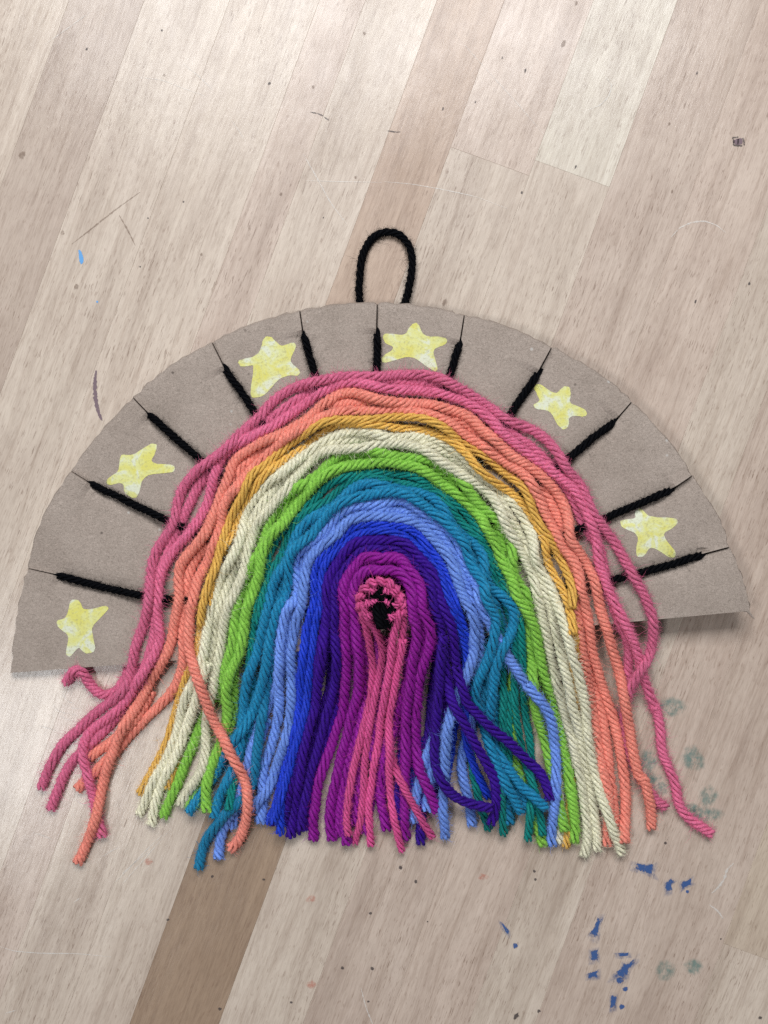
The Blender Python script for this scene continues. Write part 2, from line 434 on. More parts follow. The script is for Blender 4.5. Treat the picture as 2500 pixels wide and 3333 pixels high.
for x, y, r in ((95, 670, 20), (1213, 838, 10), (1165, 360, 8), (710, 325, 9), (640, 943, 5), (1353, 375, 9), (1535, 765, 9), (700, 131, 6), (375, 212, 7), (1575, 145, 10), (270, 1005, 12), (870, 1100, 9), (330, 1240, 13), (792, 872, 6), (605, 1152, 5), (1397, 940, 4)):
    stain('pit', Q(blob(x, y, r, r * 1.2, 7, 0.3), 0, 0), M_BURN if r > 8 else M_INK, sub=1)
for pts in ([(310, 1055), (400, 985), (500, 905), (605, 830)], [(515, 930), (550, 990), (585, 1060)]):
    ribbon('dent', Q(pts, 0, 0), 7, M_BURN)
# pale scratches
def scratch(pts, w): ribbon('scratch', pts, w * 1.2, M_WHITE, z=0.00010)
for pts, w, o in (([(1240, 1025), (1275, 985), (1330, 960), (1385, 955), (1435, 972), (1475, 1005)], 5, (1250, 0)),
                  ([(880, 475), (935, 455), (972, 415), (985, 370), (960, 335)], 4, (1250, 0)),
                  ([(0, 785), (120, 795), (260, 820), (400, 850), (530, 900)], 3, (1250, 0)),
                  ([(300, 140), (450, 310), (570, 440), (690, 580)], 2.5, (1250, 0)),
                  ([(1310, 665), (1370, 770), (1430, 880), (1500, 970)], 4, (0, 0)),
                  ([(600, 335), (700, 345), (800, 385), (880, 412)], 3, (0, 0)), ([(790, 275), (860, 330), (920, 390)], 3, (0, 0)),
                  ([(1320, 780), (1480, 785), (1650, 788)], 2.5, (0, 0)), ([(1000, 520), (1030, 560), (1060, 612)], 2.5, (0, 0)),
                  ([(190, 195), (290, 125), (400, 45)], 3, (0, 0)),
                  ([(0, 770), (60, 790), (180, 800), (330, 800), (480, 815)], 4, (0, 2500)),
                  ([(500, 490), (560, 430), (620, 365), (700, 290)], 3.5, (0, 2500)), ([(530, 500), (600, 420), (740, 260)], 3, (0, 2500)),
                  ([(320, 580), (345, 560)], 4, (0, 2500)), ([(20, 1060), (70, 1045)], 4, (0, 2500)),
                  ([(1415, 540), (1440, 520), (1470, 480), (1480, 440), (1510, 410)], 9, (1250, 2500)), ([(1405, 590), (1440, 615), (1465, 650)], 7, (1250, 2500)),
                  ([(1560, 950), (1580, 1030), (1610, 1106)], 5, (0, 2500))):
    scratch(Q(pts if len(pts) > 2 else [pts[0], ((pts[0][0] + pts[1][0]) / 2, (pts[0][1] + pts[1][1]) / 2), pts[1]], *o), w)
for pts in ([(285, 10), (310, 60), (350, 95), (400, 110)], [(200, 110), (240, 170), (300, 195), (380, 205), (440, 225)],
            [(255, 215), (310, 245), (405, 275)], [(330, 120), (380, 150), (440, 155)], [(70, 310), (160, 330), (230, 355)],
            [(240, 395), (260, 450), (300, 470)], [(640, 1490), (720, 1440), (800, 1400)], [(820, 1640), (960, 1520), (1090, 1420)],
            [(380, 960), (450, 1010), (540, 1030)], [(20, 1270), (120, 1300), (190, 1330)]):
    scratch(Q(pts, 100, 2250, 2.765), 3.2)

# ------------------------------------------------------------------ cardboard half disc
weaving = bpy.data.objects.new('yarn_weaving', None); link(weaving)
weaving['label'] = 'rainbow yarn weaving with long fringe on a slit cardboard half circle with yellow stars'
weaving['category'] = 'wall hanging'
CARD = mat_card()
def sm(t):
    t = min(1.0, max(0.0, t)); return t * t * (3 - 2 * t)
def board_z(px, py):
    """height of the cardboard face (m): left corner lies low, right side lifts off the table"""
    z = 3.6 + 3.6 * sm((px - 30) / 900) + 3.4 * sm((px - 1300) / 1100)
    z += 1.2 * sm((1500 - py) / 600)
    return z * 0.001
MX, MY = 1240.0, 2100.0
RIM = [(36, 2190), (40, 2140), (50, 2052), (66, 1950), (91, 1851), (132, 1699), (180, 1612), (232, 1535), (294, 1450), (362, 1370), (435, 1297),
       (547, 1197), (620, 1153), (691, 1117), (770, 1076), (900, 1032), (976, 1014), (1047, 1001), (1164, 988), (1228, 988), (1323, 993), (1423, 1006),
       (1511, 1029), (1600, 1047), (1694, 1082), (1794, 1132), (1882, 1176), (2006, 1259), (2056, 1309), (2117, 1370), (2223, 1500), (2252, 1550),
       (2305, 1629), (2347, 1699), (2373, 1782), (2402, 1841), (2429, 1929), (2441, 1988)]
def ang_of(x, y): return math.degrees(math.atan2(x - MX, MY - y))      # -90 left ... +90 right
RA = np.array([ang_of(*p) for p in RIM]); RR = np.array([math.hypot(p[0] - MX, p[1] - MY) for p in RIM])
SLITS = [((91, 1851), (188, 1873), (470, 1946)), ((232, 1535), (297, 1576), (553, 1699)), ((435, 1297), (485, 1350), (661, 1505)),
         ((691, 1117), (732, 1200), (838, 1353)), ((976, 1014), (987, 1088), (1029, 1229)), ((1228, 990), (1226, 1082), (1228, 1217)),
         ((1511, 1029), (1497, 1117), (1461, 1223)), ((1794, 1134), (1754, 1209), (1656, 1356)), ((2056, 1309), (2003, 1370), (1844, 1494)),
         ((2252, 1550), (2188, 1594), (1959, 1691)), ((2373, 1782), (2288, 1805), (1982, 1896))]
tabs = [RA[0]] + [ang_of(*s[0]) for s in SLITS] + [RA[-1]]
TAB_LIFT = [0.0, 0.0004, -0.0002, 0.0005, 0.0, 0.0004, 0.0, 0.0005, -0.0002, 0.0006, 0.0, 0.0005]
slit_in = [(ang_of(*s[1]), math.hypot(s[1][0] - MX, s[1][1] - MY)) for s in SLITS]
def build_board():
    TH = 0.0026
    V, F, index = [], [], {}
    NR, NA = 26, 21
    fr = [0.0] + list(np.linspace(0.10, 0.70, 9)) + list(np.linspace(0.74, 0.985, NR - 12)) + [0.995, 1.0]
    def vert(a, f, tab, layer, top_edge):
        rim = np.interp(a, RA, RR) + 5.0 * mnoise.noise((a * 0.7, 0, 0)) + 2.6 * mnoise.noise((a * 4.1, 3, 0))
        r = f * rim
        # slit: both lips drift apart and follow the slit's own line
        aa = a; lift = 0.0 if layer else TAB_LIFT[tab]
        dent = 0.0
        for side, si in ((-1, tab - 1), (1, tab)):
            if 0 <= si < len(SLITS):
                a0 = tabs[tab] if side < 0 else tabs[tab + 1]
                ai, ri = slit_in[si]
                d = abs(a - a0)
                span = (tabs[tab + 1] - tabs[tab])
                wgt = max(0.0, 1 - d / (0.5 * span))
                rr = np.interp(a0, RA, RR)
                t = min(1, max(0, (rr - r) / max(1, rr - ri)))       # 0 at the rim, 1 at slit bottom
                tgt = a0 + (ai - a0) * t if r > ri else ai
                aa += (tgt - a0) * wgt ** 2
                if layer: continue
                if r < ri + 20: dent = max(dent, math.exp(-(math.radians(d) * r / 24.0) ** 2) * sm((r - 500) / 150) * sm((ri + 20 - r) / 60))
                if r > ri + 2:
                    gap = 2.2 + 0.8 * t                               # half gap in px
                    aa -= side * math.degrees(gap / r) * wgt ** 3
                    lift += 0.0012 * wgt ** 2 * (1 if side > 0 else -0.35)
                elif r > ri - 75:
                    # yarn squeezed into the slit bottom opens it a little
                    q = (r - (ri - 75)) / 75.0
                    aa -= side * math.degrees(5.0 * q / r) * wgt ** 4
        if layer == 1:                                                # ragged lower liner peeps out
            r += f ** 8 * (9 + 6 * mnoise.noise((a * 0.9, 9, 0)) + 4 * mnoise.noise((a * 3.9, 9, 0)))
        x = MX + r * math.sin(math.radians(aa)); y = MY - r * math.cos(math.radians(aa))
        x += 0; 
        z = board_z(x, y) + lift * sm((f - 0.72) / 0.28)
        z += 0.0001 * mnoise.noise((x * 0.006, y * 0.006, 1))
        if not layer: z += 0.0005 * sm((f - 0.6) / 0.2) * math.sin(math.pi * (a - tabs[tab]) / (tabs[tab + 1] - tabs[tab])) - 0.0003 * sm((f - 0.6) / 0.2)
        z -= 0.0009 * dent
        if f > 0.99: z -= 0.00012
        p = W(x, y, z)
        if layer: p[2] -= TH
        key = (round(p[0], 6), round(p[1], 6), round(p[2], 6))
        if key not in index:
            index[key] = len(V); V.append(p)
        return index[key]
    for tab in range(len(tabs) - 1):
        al = tabs[tab] + (tabs[tab + 1] - tabs[tab]) * (0.5 - 0.5 * np.cos(np.linspace(0, np.pi, NA)))
        g0 = [[vert(a, f, tab, 0, 0) for f in fr] for a in al]
        g1 = [[vert(a, f, tab, 1, 0) for f in fr] for a in al]
        for i in range(NA - 1):
            for j in range(len(fr) - 1):
                F.append((g0[i][j], g0[i][j + 1], g0[i + 1][j + 1], g0[i + 1][j]))
                F.append((g1[i + 1][j], g1[i + 1][j + 1], g1[i][j + 1], g1[i][j]))
            F.append((g0[i][-1], g1[i][-1], g1[i + 1][-1], g0[i + 1][-1]))
        for i, flip in ((0, 0), (NA - 1, 1)):
            for j in range(len(fr) - 1):
                q = (g0[i][j], g1[i][j], g1[i][j + 1], g0[i][j + 1])
                if len(set(q)) >= 3: F.append(q[::-1] if flip else q)
    out = []
    for f in F:
        h = []
        for v in f:
            if v not in h: h.append(v)
        if len(h) >= 3: out.append(h)
    o = mesh_obj('cardboard_backing', V, out, CARD, weaving, smooth=False)
    o['label'] = 'brown cardboard half circle with slits round its rim'
    return o
board = build_board()
# torn flap at the right corner
fl = [(2425, 1975), (2441, 1990), (2458, 2016), (2449, 2010), (2432, 1993), (2415, 1990)]
zf = board_z(2440, 1990)
vt = [W(x, y, zf + 0.0003 - 0.0001 * i) for i, (x, y) in enumerate(fl)]; vb = [v - np.array([0, 0, 0.0007]) for v in vt]
n_ = len(fl)
mesh_obj('torn_corner', vt + vb, [list(range(n_))[::-1], list(range(n_, 2 * n_))] + [(i, (i + 1) % n_, n_ + (i + 1) % n_, n_ + i) for i in range(n_)], CARD, board, smooth=False)

# ---- painted stars
STAR = mat_star()
BOARD_BVH = BVHTree.FromPolygons([v.co for v in board.data.vertices], [tuple(f.vertices) for f in board.data.polygons])
def star(pts, ox, oy, s=1.7011):
    P = [np.array((ox + x / s, oy + y / s)) for x, y in pts]
    for _ in range(2):                                                # corner cutting: brush-round tips
        Qp = []
        for a, b in zip(P, P[1:] + P[:1]): Qp += [a * 0.8 + b * 0.2, a * 0.2 + b * 0.8]
        P = Qp
    P = [p + np.array([random.uniform(-1.2, 1.2), random.uniform(-1.2, 1.2)]) for p in P]
    bm = bmesh.new()
    vs = [bm.verts.new(tuple(W(q[0], q[1], board_z(*q)))) for q in P]
    bm.faces.new(vs[::-1])
    bm.normal_update()
    bmesh.ops.triangulate(bm, faces=bm.faces[:])
    for _ in range(3):
        long_e = [ed for ed in bm.edges if ed.calc_length() > 0.0025]
        if long_e: bmesh.ops.subdivide_edges(bm, edges=long_e, cuts=1); bm.normal_update(); bmesh.ops.triangulate(bm, faces=bm.faces[:])
    for v in bm.verts:                                                # the paint follows the card
        hit = BOARD_BVH.ray_cast(Vector((v.co.x, v.co.y, 0.1)), Vector((0, 0, -1)))
        if hit[0] is not None: v.co.z = hit[0].z + 0.00009
    me = bpy.data.meshes.new('painted_star'); bm.to_mesh(me); bm.free(); me.materials.append(STAR)
    return link(bpy.data.objects.new('painted_star', me), board)
star([(405, 1785), (440, 1793), (466, 1852), (590, 1820), (607, 1840), (520, 1925), (510, 1955), (532, 2070), (490, 2090), (460, 2078), (435, 2050), (390, 2108), (363, 2095), (385, 1985), (320, 1940), (313, 1905), (375, 1885), (388, 1802)], 0, 900)
star([(835, 922), (868, 928), (866, 962), (830, 1033), (960, 1043), (972, 1065), (955, 1087), (800, 1095), (762, 1222), (735, 1228), (690, 1202), (680, 1140), (600, 1158), (580, 1130), (660, 1080), (663, 1000), (680, 984), (740, 990)], 0, 900)
star([(868, 1094), (886, 1099), (914, 1129), (956, 1112), (965, 1129), (941, 1176), (978, 1206), (973, 1224), (941, 1221), (912, 1232), (888, 1258), (859, 1289), (822, 1296), (814, 1281), (826, 1200), (824, 1188), (783, 1195), (774, 1178), (780, 1172), (840, 1158), (858, 1104)], 0, 0, 1.0)
star([(940, 596), (960, 608), (985, 670), (1100, 677), (1117, 695), (1105, 717), (1030, 745), (1067, 850), (1050, 870), (1025, 857), (920, 775), (790, 817), (753, 812), (750, 785), (830, 735), (763, 702), (760, 664), (780, 653), (880, 670), (915, 608)], 800, 700)
star([(243, 598), (270, 593), (350, 655), (400, 608), (432, 608), (440, 650), (430, 700), (520, 735), (530, 760), (515, 777), (430, 770), (425, 832), (400, 847), (375, 837), (320, 740), (245, 735), (228, 710), (270, 690), (250, 645), (236, 620)], 1600, 900)
star([(795, 1300), (830, 1283), (870, 1330), (1020, 1338), (1032, 1360), (1010, 1385), (940, 1430), (1027, 1530), (1015, 1557), (985, 1557), (885, 1490), (840, 1552), (810, 1554), (796, 1530), (815, 1430), (720, 1387), (711, 1350), (800, 1340)], 1600, 900)

# ------------------------------------------------------------------ yarn
REG = {'A1': (400, 1200), 'A2': (900, 1150), 'A3': (1400, 1200), 'A4': (350, 1700), 'A5': (900, 1650), 'A6': (1400, 1700),
       'B1': (100, 2250), 'B2': (600, 2250), 'B3': (1100, 2250), 'B4': (1500, 2250), 'B5': (1800, 1750)}
def T(*a):
    """route of a strand: region tags followed by its points"""
    out = []; ox = oy = 0; s = 1.0
    for e in a:
        if isinstance(e, str):
            if e == 'R6': ox, oy, s = 1600, 1950, 1.843
            elif e == 'R4': ox, oy, s = 0, 1950, 1.843
            elif e == 'R2': ox, oy, s = 800, 700, 1.7011
            elif e == 'F': ox, oy, s = 0, 0, 1.0
            else: (ox, oy), s = REG[e], 2.765
        else: out.append((ox + e[0] / s, oy + e[1] / s))
    return out
#        colour (sRGB), radius px, lay / diameter, plies, fuzz, sheen
YARN = {'pink': ((216, 106, 142), 14.0, 2.5, 4, 1.6, .35), 'coral': ((245, 146, 128), 15.5, 2.1, 4, 0.9, .25), 'mustard': ((230, 180, 86), 11.5, 4.0, 4, 0.35, .12),
        'cream': ((230, 226, 198), 14.5, 2.7, 4, 1.2, .3), 'green': ((136, 196, 72), 15.0, 2.6, 4, 1.1, .3), 'teal': ((8, 126, 120), 11.5, 4.2, 4, 0.4, .15),
        'blue': ((8, 124, 168), 14.5, 2.7, 4, 1.0, .3), 'sky': ((110, 148, 230), 14.5, 2.9, 4, 0.8, .3), 'royal': ((22, 60, 204), 11.5, 4.2, 4, 0.5, .08),
        'purple': ((54, 8, 136), 14.0, 2.9, 4, 0.9, .08), 'magenta': ((142, 6, 146), 15.0, 2.6, 4, 0.9, .1), 'rose': ((218, 82, 146), 11.5, 3.4, 4, 0.6, .25),
        'black': ((9, 10, 14), 12.0, 3.0, 4, 1.0, .0)}
NICE = {'pink': 'dusty pink', 'coral': 'coral', 'mustard': 'mustard yellow', 'cream': 'cream', 'green': 'lime green', 'teal': 'dark teal', 'blue': 'teal blue',
        'sky': 'light blue', 'royal': 'royal blue', 'purple': 'dark purple', 'magenta': 'magenta', 'rose': 'hot pink', 'black': 'black'}
YM = {k: mat_yarn(k + '_yarn', v[0], v[5]) for k, v in YARN.items()}

# height field of everything already laid down: the next strand drapes over it
CELL = 0.0004
GX0, GY0, GNX, GNY = -0.14, -0.18, 700, 900
HF = np.zeros((GNX, GNY))
def board_field():
    xs = GX0 + (np.arange(GNX) + 0.5) * CELL; ys = GY0 + (np.arange(GNY) + 0.5) * CELL
    X, Y = np.meshgrid(xs, ys, indexing='ij')
    f = (H - 0.007) / H
    PX = X / (S * f) + 1250; PY = 1666.5 - Y / (S * f)
    a = np.degrees(np.arctan2(PX - MX, MY - PY)); r = np.hypot(PX - MX, PY - MY)
    inside = (a >= RA[0]) & (a <= RA[-1]) & (r < np.interp(a, RA, RR))
    def smv(t): t = np.clip(t, 0, 1); return t * t * (3 - 2 * t)
    z = (3.6 + 3.6 * smv((PX - 30) / 900) + 3.4 * smv((PX - 1300) / 1100) + 1.2 * smv((1500 - PY) / 600)) * 0.001
    HF[inside] = z[inside]
board_field()
def hf_at(x, y):
    i = np.clip(((x - GX0) / CELL).astype(int), 0, GNX - 1); j = np.clip(((y - GY0) / CELL).astype(int), 0, GNY - 1)
    return HF[i, j]

def spline(P, step):
    """smooth curve through pixel points, resampled evenly"""
    P = np.array(P, float)
    if len(P) > 4:
        P[1:-1] = P[1:-1] * 0.6 + (P[:-2] + P[2:]) * 0.2
    Q = np.vstack([2 * P[0] - P[1], P, 2 * P[-1] - P[-2]])
    out = []
    for i in range(1, len(Q) - 2):
        p0, p1, p2, p3 = Q[i - 1], Q[i], Q[i + 1], Q[i + 2]
        t0 = 0; t1 = max(1e-3, np.linalg.norm(p1 - p0) ** .5); t2 = t1 + max(1e-3, np.linalg.norm(p2 - p1) ** .5); t3 = t2 + max(1e-3, np.linalg.norm(p3 - p2) ** .5)
        n = max(3, int(np.linalg.norm(p2 - p1) / 3))
        for t in np.linspace(t1, t2, n, endpoint=False):
            a1 = (t1 - t) / (t1 - t0) * p0 + (t - t0) / (t1 - t0) * p1; a2 = (t2 - t) / (t2 - t1) * p1 + (t - t1) / (t2 - t1) * p2
            a3 = (t3 - t) / (t3 - t2) * p2 + (t - t2) / (t3 - t2) * p3
            b1 = (t2 - t) / (t2 - t0) * a1 + (t - t0) / (t2 - t0) * a2; b2 = (t3 - t) / (t3 - t1) * a2 + (t - t1) / (t3 - t1) * a3
            out.append((t2 - t) / (t2 - t1) * b1 + (t - t1) / (t2 - t1) * b2)
    out.append(P[-1]); out = np.array(out)
    d = np.concatenate([[0], np.cumsum(np.linalg.norm(np.diff(out, axis=0), axis=1))])
    s = np.linspace(0, d[-1], max(6, int(d[-1] / step)))
    return np.stack([np.interp(s, d, out[:, 0]), np.interp(s, d, out[:, 1])], 1), s

def gauss(a, sig):
    k = int(3 * sig) + 1
    w = np.exp(-0.5 * (np.arange(-k, k + 1) / sig) ** 2); w /= w.sum()
    return np.convolve(np.pad(a, k, mode='edge'), w, mode='valid')

WA = np.array([math.degrees(math.atan2(s_[2][0] - 1244, 2000 - s_[2][1])) for s_ in SLITS])
BRAID = {'magenta': (11.0, 1.5, 1.7), 'purple': (9.0, 1.1, 1.4), 'royal': (8.0, 0.9, 1.0), 'sky': (10.0, 1.0, 1.0), 'blue': (8.0, 0.8, 1.0), 'mustard': (8.0, 0.8, 1.0), 'rose': (6.0, 1.2, 2.0), 'teal': (6.0, 0.6, 1.0)}
def lay(kind, pts, lift=0.0, slope=0.42, name='yarn_strand', parent=None, zfix=None, r_mul=1.0, press=0.74, fray=True, keep=True, sink=0.0, weave=None):
    rgb, rpx, layd, npl, fuzz, sheen = YARN[kind]
    STEP = 5.0
    P, s = spline(pts, STEP)
    nn = len(P)
    ph = random.uniform(0, 100)
    tn = np.gradient(P, axis=0); tn /= np.linalg.norm(tn, axis=1)[:, None] + 1e-9
    nrm = np.stack([-tn[:, 1], tn[:, 0]], 1)
    wob = np.array([mnoise.noise((ph + v * 0.012, 0, 0)) * 3.0 + mnoise.noise((ph + v * 0.04, 5, 0)) * 1.2 for v in s])
    P = P + nrm * wob[:, None]
    if weave is not None:
        # neighbouring rows cross over and under each other between the warp yarns
        a_ = np.degrees(np.arctan2(P[:, 0] - 1244, 2000 - P[:, 1]))
        kk = np.interp(a_, WA, np.arange(len(WA)))
        fade = np.clip((a_ - WA[0] + 16) / 22, 0, 1) * np.clip((WA[-1] + 16 - a_) / 22, 0, 1)
        amp_l, amp_z, fq = BRAID.get(kind, (8.5, 0.85, 1.0))
        BR = np.sin(np.pi * (kk * fq + weave)) * fade; BZ = np.cos(np.pi * (kk * fq + weave)) * fade
    r = rpx * S * r_mul * {'mustard': 1.22, 'coral': 1.15, 'cream': 1.16, 'black': 1.08, 'rose': 1.12}.get(kind, 1.2)
    z = np.full(nn, 0.008)
    if zfix is not None:
        z = np.interp(np.linspace(0, 1, nn), np.linspace(0, 1, len(zfix)), zfix) * 0.001
        z = gauss(z, 4)
    else:
        for it in range(3):
            f = (H - z) / H
            x = (P[:, 0] - 1250) * S * f; y = (1666.5 - P[:, 1]) * S * f
            tx, ty = np.gradient(x), np.gradient(y); L = np.hypot(tx, ty) + 1e-12
            nx, ny = -ty / L, tx / L
            rp = press * r
            req = np.full(nn, -1.0)
            for d in (-0.62, -0.35, 0, 0.35, 0.62):
                req = np.maximum(req, hf_at(x + nx * d * r, y + ny * d * r) + math.sqrt(max(0, rp * rp - (d * r) ** 2)))
            req = np.maximum(req, r * 0.92)
            ds = STEP * S
            e = req.copy()
            for i in range(1, nn): e[i] = max(e[i], e[i - 1] - slope * ds)
            for i in range(nn - 2, -1, -1): e[i] = max(e[i], e[i + 1] - slope * ds)
            z = gauss(e, 3.0) + lift * 0.001
    if weave is not None:
        P = P + nrm * (BR * amp_l)[:, None]; z = z + BZ * 0.001 * amp_z
    if sink: z = z - sink * 0.001 * np.clip(1 - s / 42.0, 0, 1) ** 1.2
    f = (H - z) / H
    C = np.stack([(P[:, 0] - 1250) * S * f, (1666.5 - P[:, 1]) * S * f, z], 1)
    # record in the height field
    if keep:
        k = int(math.ceil(r / CELL))
        ci = ((C[:, 0] - GX0) / CELL).astype(int); cj = ((C[:, 1] - GY0) / CELL).astype(int)
        for di in range(-k, k + 1):
            for dj in range(-k, k + 1):
                ii, jj = ci + di, cj + dj
                ok = (ii >= 0) & (ii < GNX) & (jj >= 0) & (jj < GNY)
                gx = GX0 + (ii + .5) * CELL; gy = GY0 + (jj + .5) * CELL
                d2 = (gx - C[:, 0]) ** 2 + (gy - C[:, 1]) ** 2
                ok &= d2 < (press * r) ** 2 * 1.3
                top = C[:, 2] + np.sqrt(np.maximum(0, (press * r) ** 2 - d2))
                np.maximum.at(HF, (ii[ok], jj[ok]), top[ok])
    return tube(kind, C, r, name, parent or weaving, fray)

def tube(kind, C, r, name, parent, fray=True, fuzz_mul=1.0):
    """twisted plies swept along C, with loose fibres"""
    rgb, rpx, layd, npl, fuzz, sheen = YARN[kind]
    nn = len(C)
    Tn = np.gradient(C, axis=0); Tn /= np.linalg.norm(Tn, axis=1)[:, None] + 1e-12
    N = np.zeros_like(Tn)
    up = np.array([0, 0, 1.0]); v = up - Tn[0] * Tn[0].dot(up)
    if np.linalg.norm(v) < 1e-3: v = np.array([1.0, 0, 0]) - Tn[0] * Tn[0][0]
    N[0] = v / np.linalg.norm(v)
    for i in range(1, nn):
        v = N[i - 1] - Tn[i] * Tn[i].dot(N[i - 1]); N[i] = v / (np.linalg.norm(v) + 1e-12)
    B = np.cross(Tn, N)
    ds = np.concatenate([[0], np.cumsum(np.linalg.norm(np.diff(C, axis=0), axis=1))])
    ph = random.uniform(0, 50)
    nz = np.array([mnoise.noise((ph + d * 90, 0, 0)) for d in ds])
    nz2 = np.array([mnoise.noise((ph + d * 420, 7, 0)) for d in ds])
    lay_len = layd * 2 * r * random.uniform(0.95, 1.08)
    phi = -2 * np.pi * ds / lay_len + 2.2 * nz
    rad = r * (1 + 0.11 * nz + 0.06 * nz2)
    Lt = ds[-1]
    if fray:
        e = np.clip(1 - (Lt - ds) / 0.0035, 0, 1); e0 = np.clip(1 - ds / 0.0035, 0, 1)
        ee = np.maximum(e, e0)
    else: ee = np.zeros(nn)
    SIDES = 5
    ang = np.arange(SIDES) * 2 * np.pi / SIDES
    VV, FF, UV = [], [], []
    base = 0
    for p in range(npl):
        a = phi + p * 2 * np.pi / npl
        wob = np.array([mnoise.noise((ph + d * 300, 11 + p * 3, 0)) for d in ds])
        hr = rad * (0.60 + 0.06 * wob) * (1 + 0.16 * ee * (1 + 0.6 * math.sin(p * 2.1 + ph)))
        pr = rad * (0.405 + 0.045 * wob) * (1 - 0.12 * ee)
        ca, sa = np.cos(a)[:, None], np.sin(a)[:, None]
        out_d = N * ca + B * sa; tan_d = -N * sa + B * ca
        cen = C + out_d * hr[:, None]
        ptan = np.gradient(cen, axis=0); ptan /= np.linalg.norm(ptan, axis=1)[:, None] + 1e-12
        o2 = out_d - ptan * np.sum(out_d * ptan, 1)[:, None]; o2 /= np.linalg.norm(o2, axis=1)[:, None] + 1e-12
        b2 = np.cross(ptan, o2)
        if fray:
            pr = pr.copy(); cutl = random.uniform(0.0, 0.0004)
            pr[0] *= 0.88; pr[-1] *= 0.88
            cen[-1] += Tn[-1] * cutl; cen[0] -= Tn[0] * cutl
        ring = cen[:, None, :] + (o2[:, None, :] * np.cos(ang)[None, :, None] + b2[:, None, :] * np.sin(ang)[None, :, None] * 1.0) * pr[:, None, None]
        ring = ring + rng.normal(0, 0.022, ring.shape) * r
        VV.append(ring.reshape(-1, 3))
        i = np.arange(nn - 1)[:, None]; j = np.arange(SIDES)[None, :]; j2 = (j + 1) % SIDES
        q = np.stack([base + i * SIDES + j, base + (i + 1) * SIDES + j, base + (i + 1) * SIDES + j2, base + i * SIDES + j2], -1).reshape(-1, 4)
        FF.append(q)
        u0 = (ds[:-1] * 100 + p * 3.1 + ph)[:, None] * np.ones((1, SIDES)); u1 = (ds[1:] * 100 + p * 3.1 + ph)[:, None] * np.ones((1, SIDES))
        # u runs around the ply, v along it
        w0 = (j / SIDES) * np.ones((nn - 1, 1)) * 0.03 + ph + p * 0.37; w1 = ((j + 1) / SIDES) * np.ones((nn - 1, 1)) * 0.03 + ph + p * 0.37
        UV.append(np.stack([np.stack([w0, u0], -1), np.stack([w0, u1], -1), np.stack([w1, u1], -1), np.stack([w1, u0], -1)], 2).reshape(-1, 4, 2))
        if fray:                                                       # cut faces of the ply
            FF.append(np.array([[base + 0, base + 1, base + 2, base + 3], [base + 0, base + 3, base + 4, base + 2]]))
            e_ = base + (nn - 1) * SIDES
            FF.append(np.array([[e_ + 3, e_ + 2, e_ + 1, e_], [e_ + 4, e_ + 3, e_ + 1, e_]]))
            UV.append(np.full((4, 4, 2), ph))
        base += nn * SIDES
    # loose fibres: most hug the plies, some stand off as a halo
    dens = 9.0 + 19.0 * fuzz
    nf = int(Lt * 1000 * dens * fuzz_mul); ne = int(50 * fuzz + 30) if fray else 0
    idx = rng.integers(0, nn, nf + ne); idx[nf:] = np.where(rng.random(ne) < 0.5, nn - 1, 0); nf += ne
    th = rng.uniform(0, 2 * np.pi, nf)
    od = N[idx] * np.cos(th)[:, None] + B[idx] * np.sin(th)[:, None]
    td = -N[idx] * np.sin(th)[:, None] + B[idx] * np.cos(th)[:, None]
    halo = rng.random(nf) < 0.40 + 0.25 * fuzz
    sg = rng.choice([-1.0, 1.0], nf)[:, None]
    end = np.zeros(nf, bool)
    if ne: end[-ne:] = True; sg[end] = np.where(idx[end] > 0, 1.0, -1.0)[:, None]
    ln = np.where(halo, rng.gamma(2.4, 0.00042, nf), rng.gamma(3.0, 0.00032, nf))[:, None]
    ln[end] *= 0.55
    p0 = C[idx] + od * (r * np.where(end, rng.uniform(0.1, 0.95, nf), 0.93))[:, None]
    tw = math.tan(2 * math.pi * r * 0.8 / lay_len * 0.55) if False else 2 * math.pi * r / lay_len
    along_d = Tn[idx] - td * tw; along_d /= np.linalg.norm(along_d, axis=1)[:, None]
    d1 = along_d * sg * np.where(halo, 0.75, 1.0)[:, None] + od * np.where(halo, rng.uniform(0.3, 1.1, nf), 0.13)[:, None] + rng.normal(0, 1, (nf, 3)) * np.where(halo, 0.45, 0.16)[:, None]
    p1 = p0 + d1 * ln * 0.5
    d2 = d1 * 0.75 + rng.normal(0, 1, (nf, 3)) * np.where(halo, 0.6, 0.2)[:, None] - od * np.where(halo, 0.0, 0.16)[:, None]
    p2 = p1 + d2 * ln * 0.5
    for q_ in (p1, p2): q_[:, 2] = np.maximum(q_[:, 2], 0.0002)
    wv = np.cross(d1, np.array([0, 0, 1.0])); wv /= np.linalg.norm(wv, axis=1)[:, None] + 1e-9
    wd = np.where(halo, 0.000028, 0.000034)[:, None]
    fv = np.stack([p0 - wv * wd, p0 + wv * wd, p1 + wv * wd, p1 - wv * wd, p2], 1)
    VV.append(fv.reshape(-1, 3))
    b_ = base + np.arange(nf) * 5
    FF.append(np.stack([b_, b_ + 1, b_ + 2, b_ + 3], 1))
    UV.append(np.repeat(rng.uniform(0, 90, (nf, 1, 2)), 4, axis=1))
    F3 = np.stack([b_ + 3, b_ + 2, b_ + 4], 1)
    o = fast_mesh(name, np.concatenate(VV), np.concatenate(FF), F3 if len(F3) else np.zeros((0, 3), int), YM[kind], parent, np.concatenate(UV).astype(np.float32))
    o['label'] = NICE[kind] + (' warp yarn pulled through a slit' if name == 'warp_yarn' else ' hanging loop of yarn' if name == 'hanging_loop' else ' yarn strand')
    return o

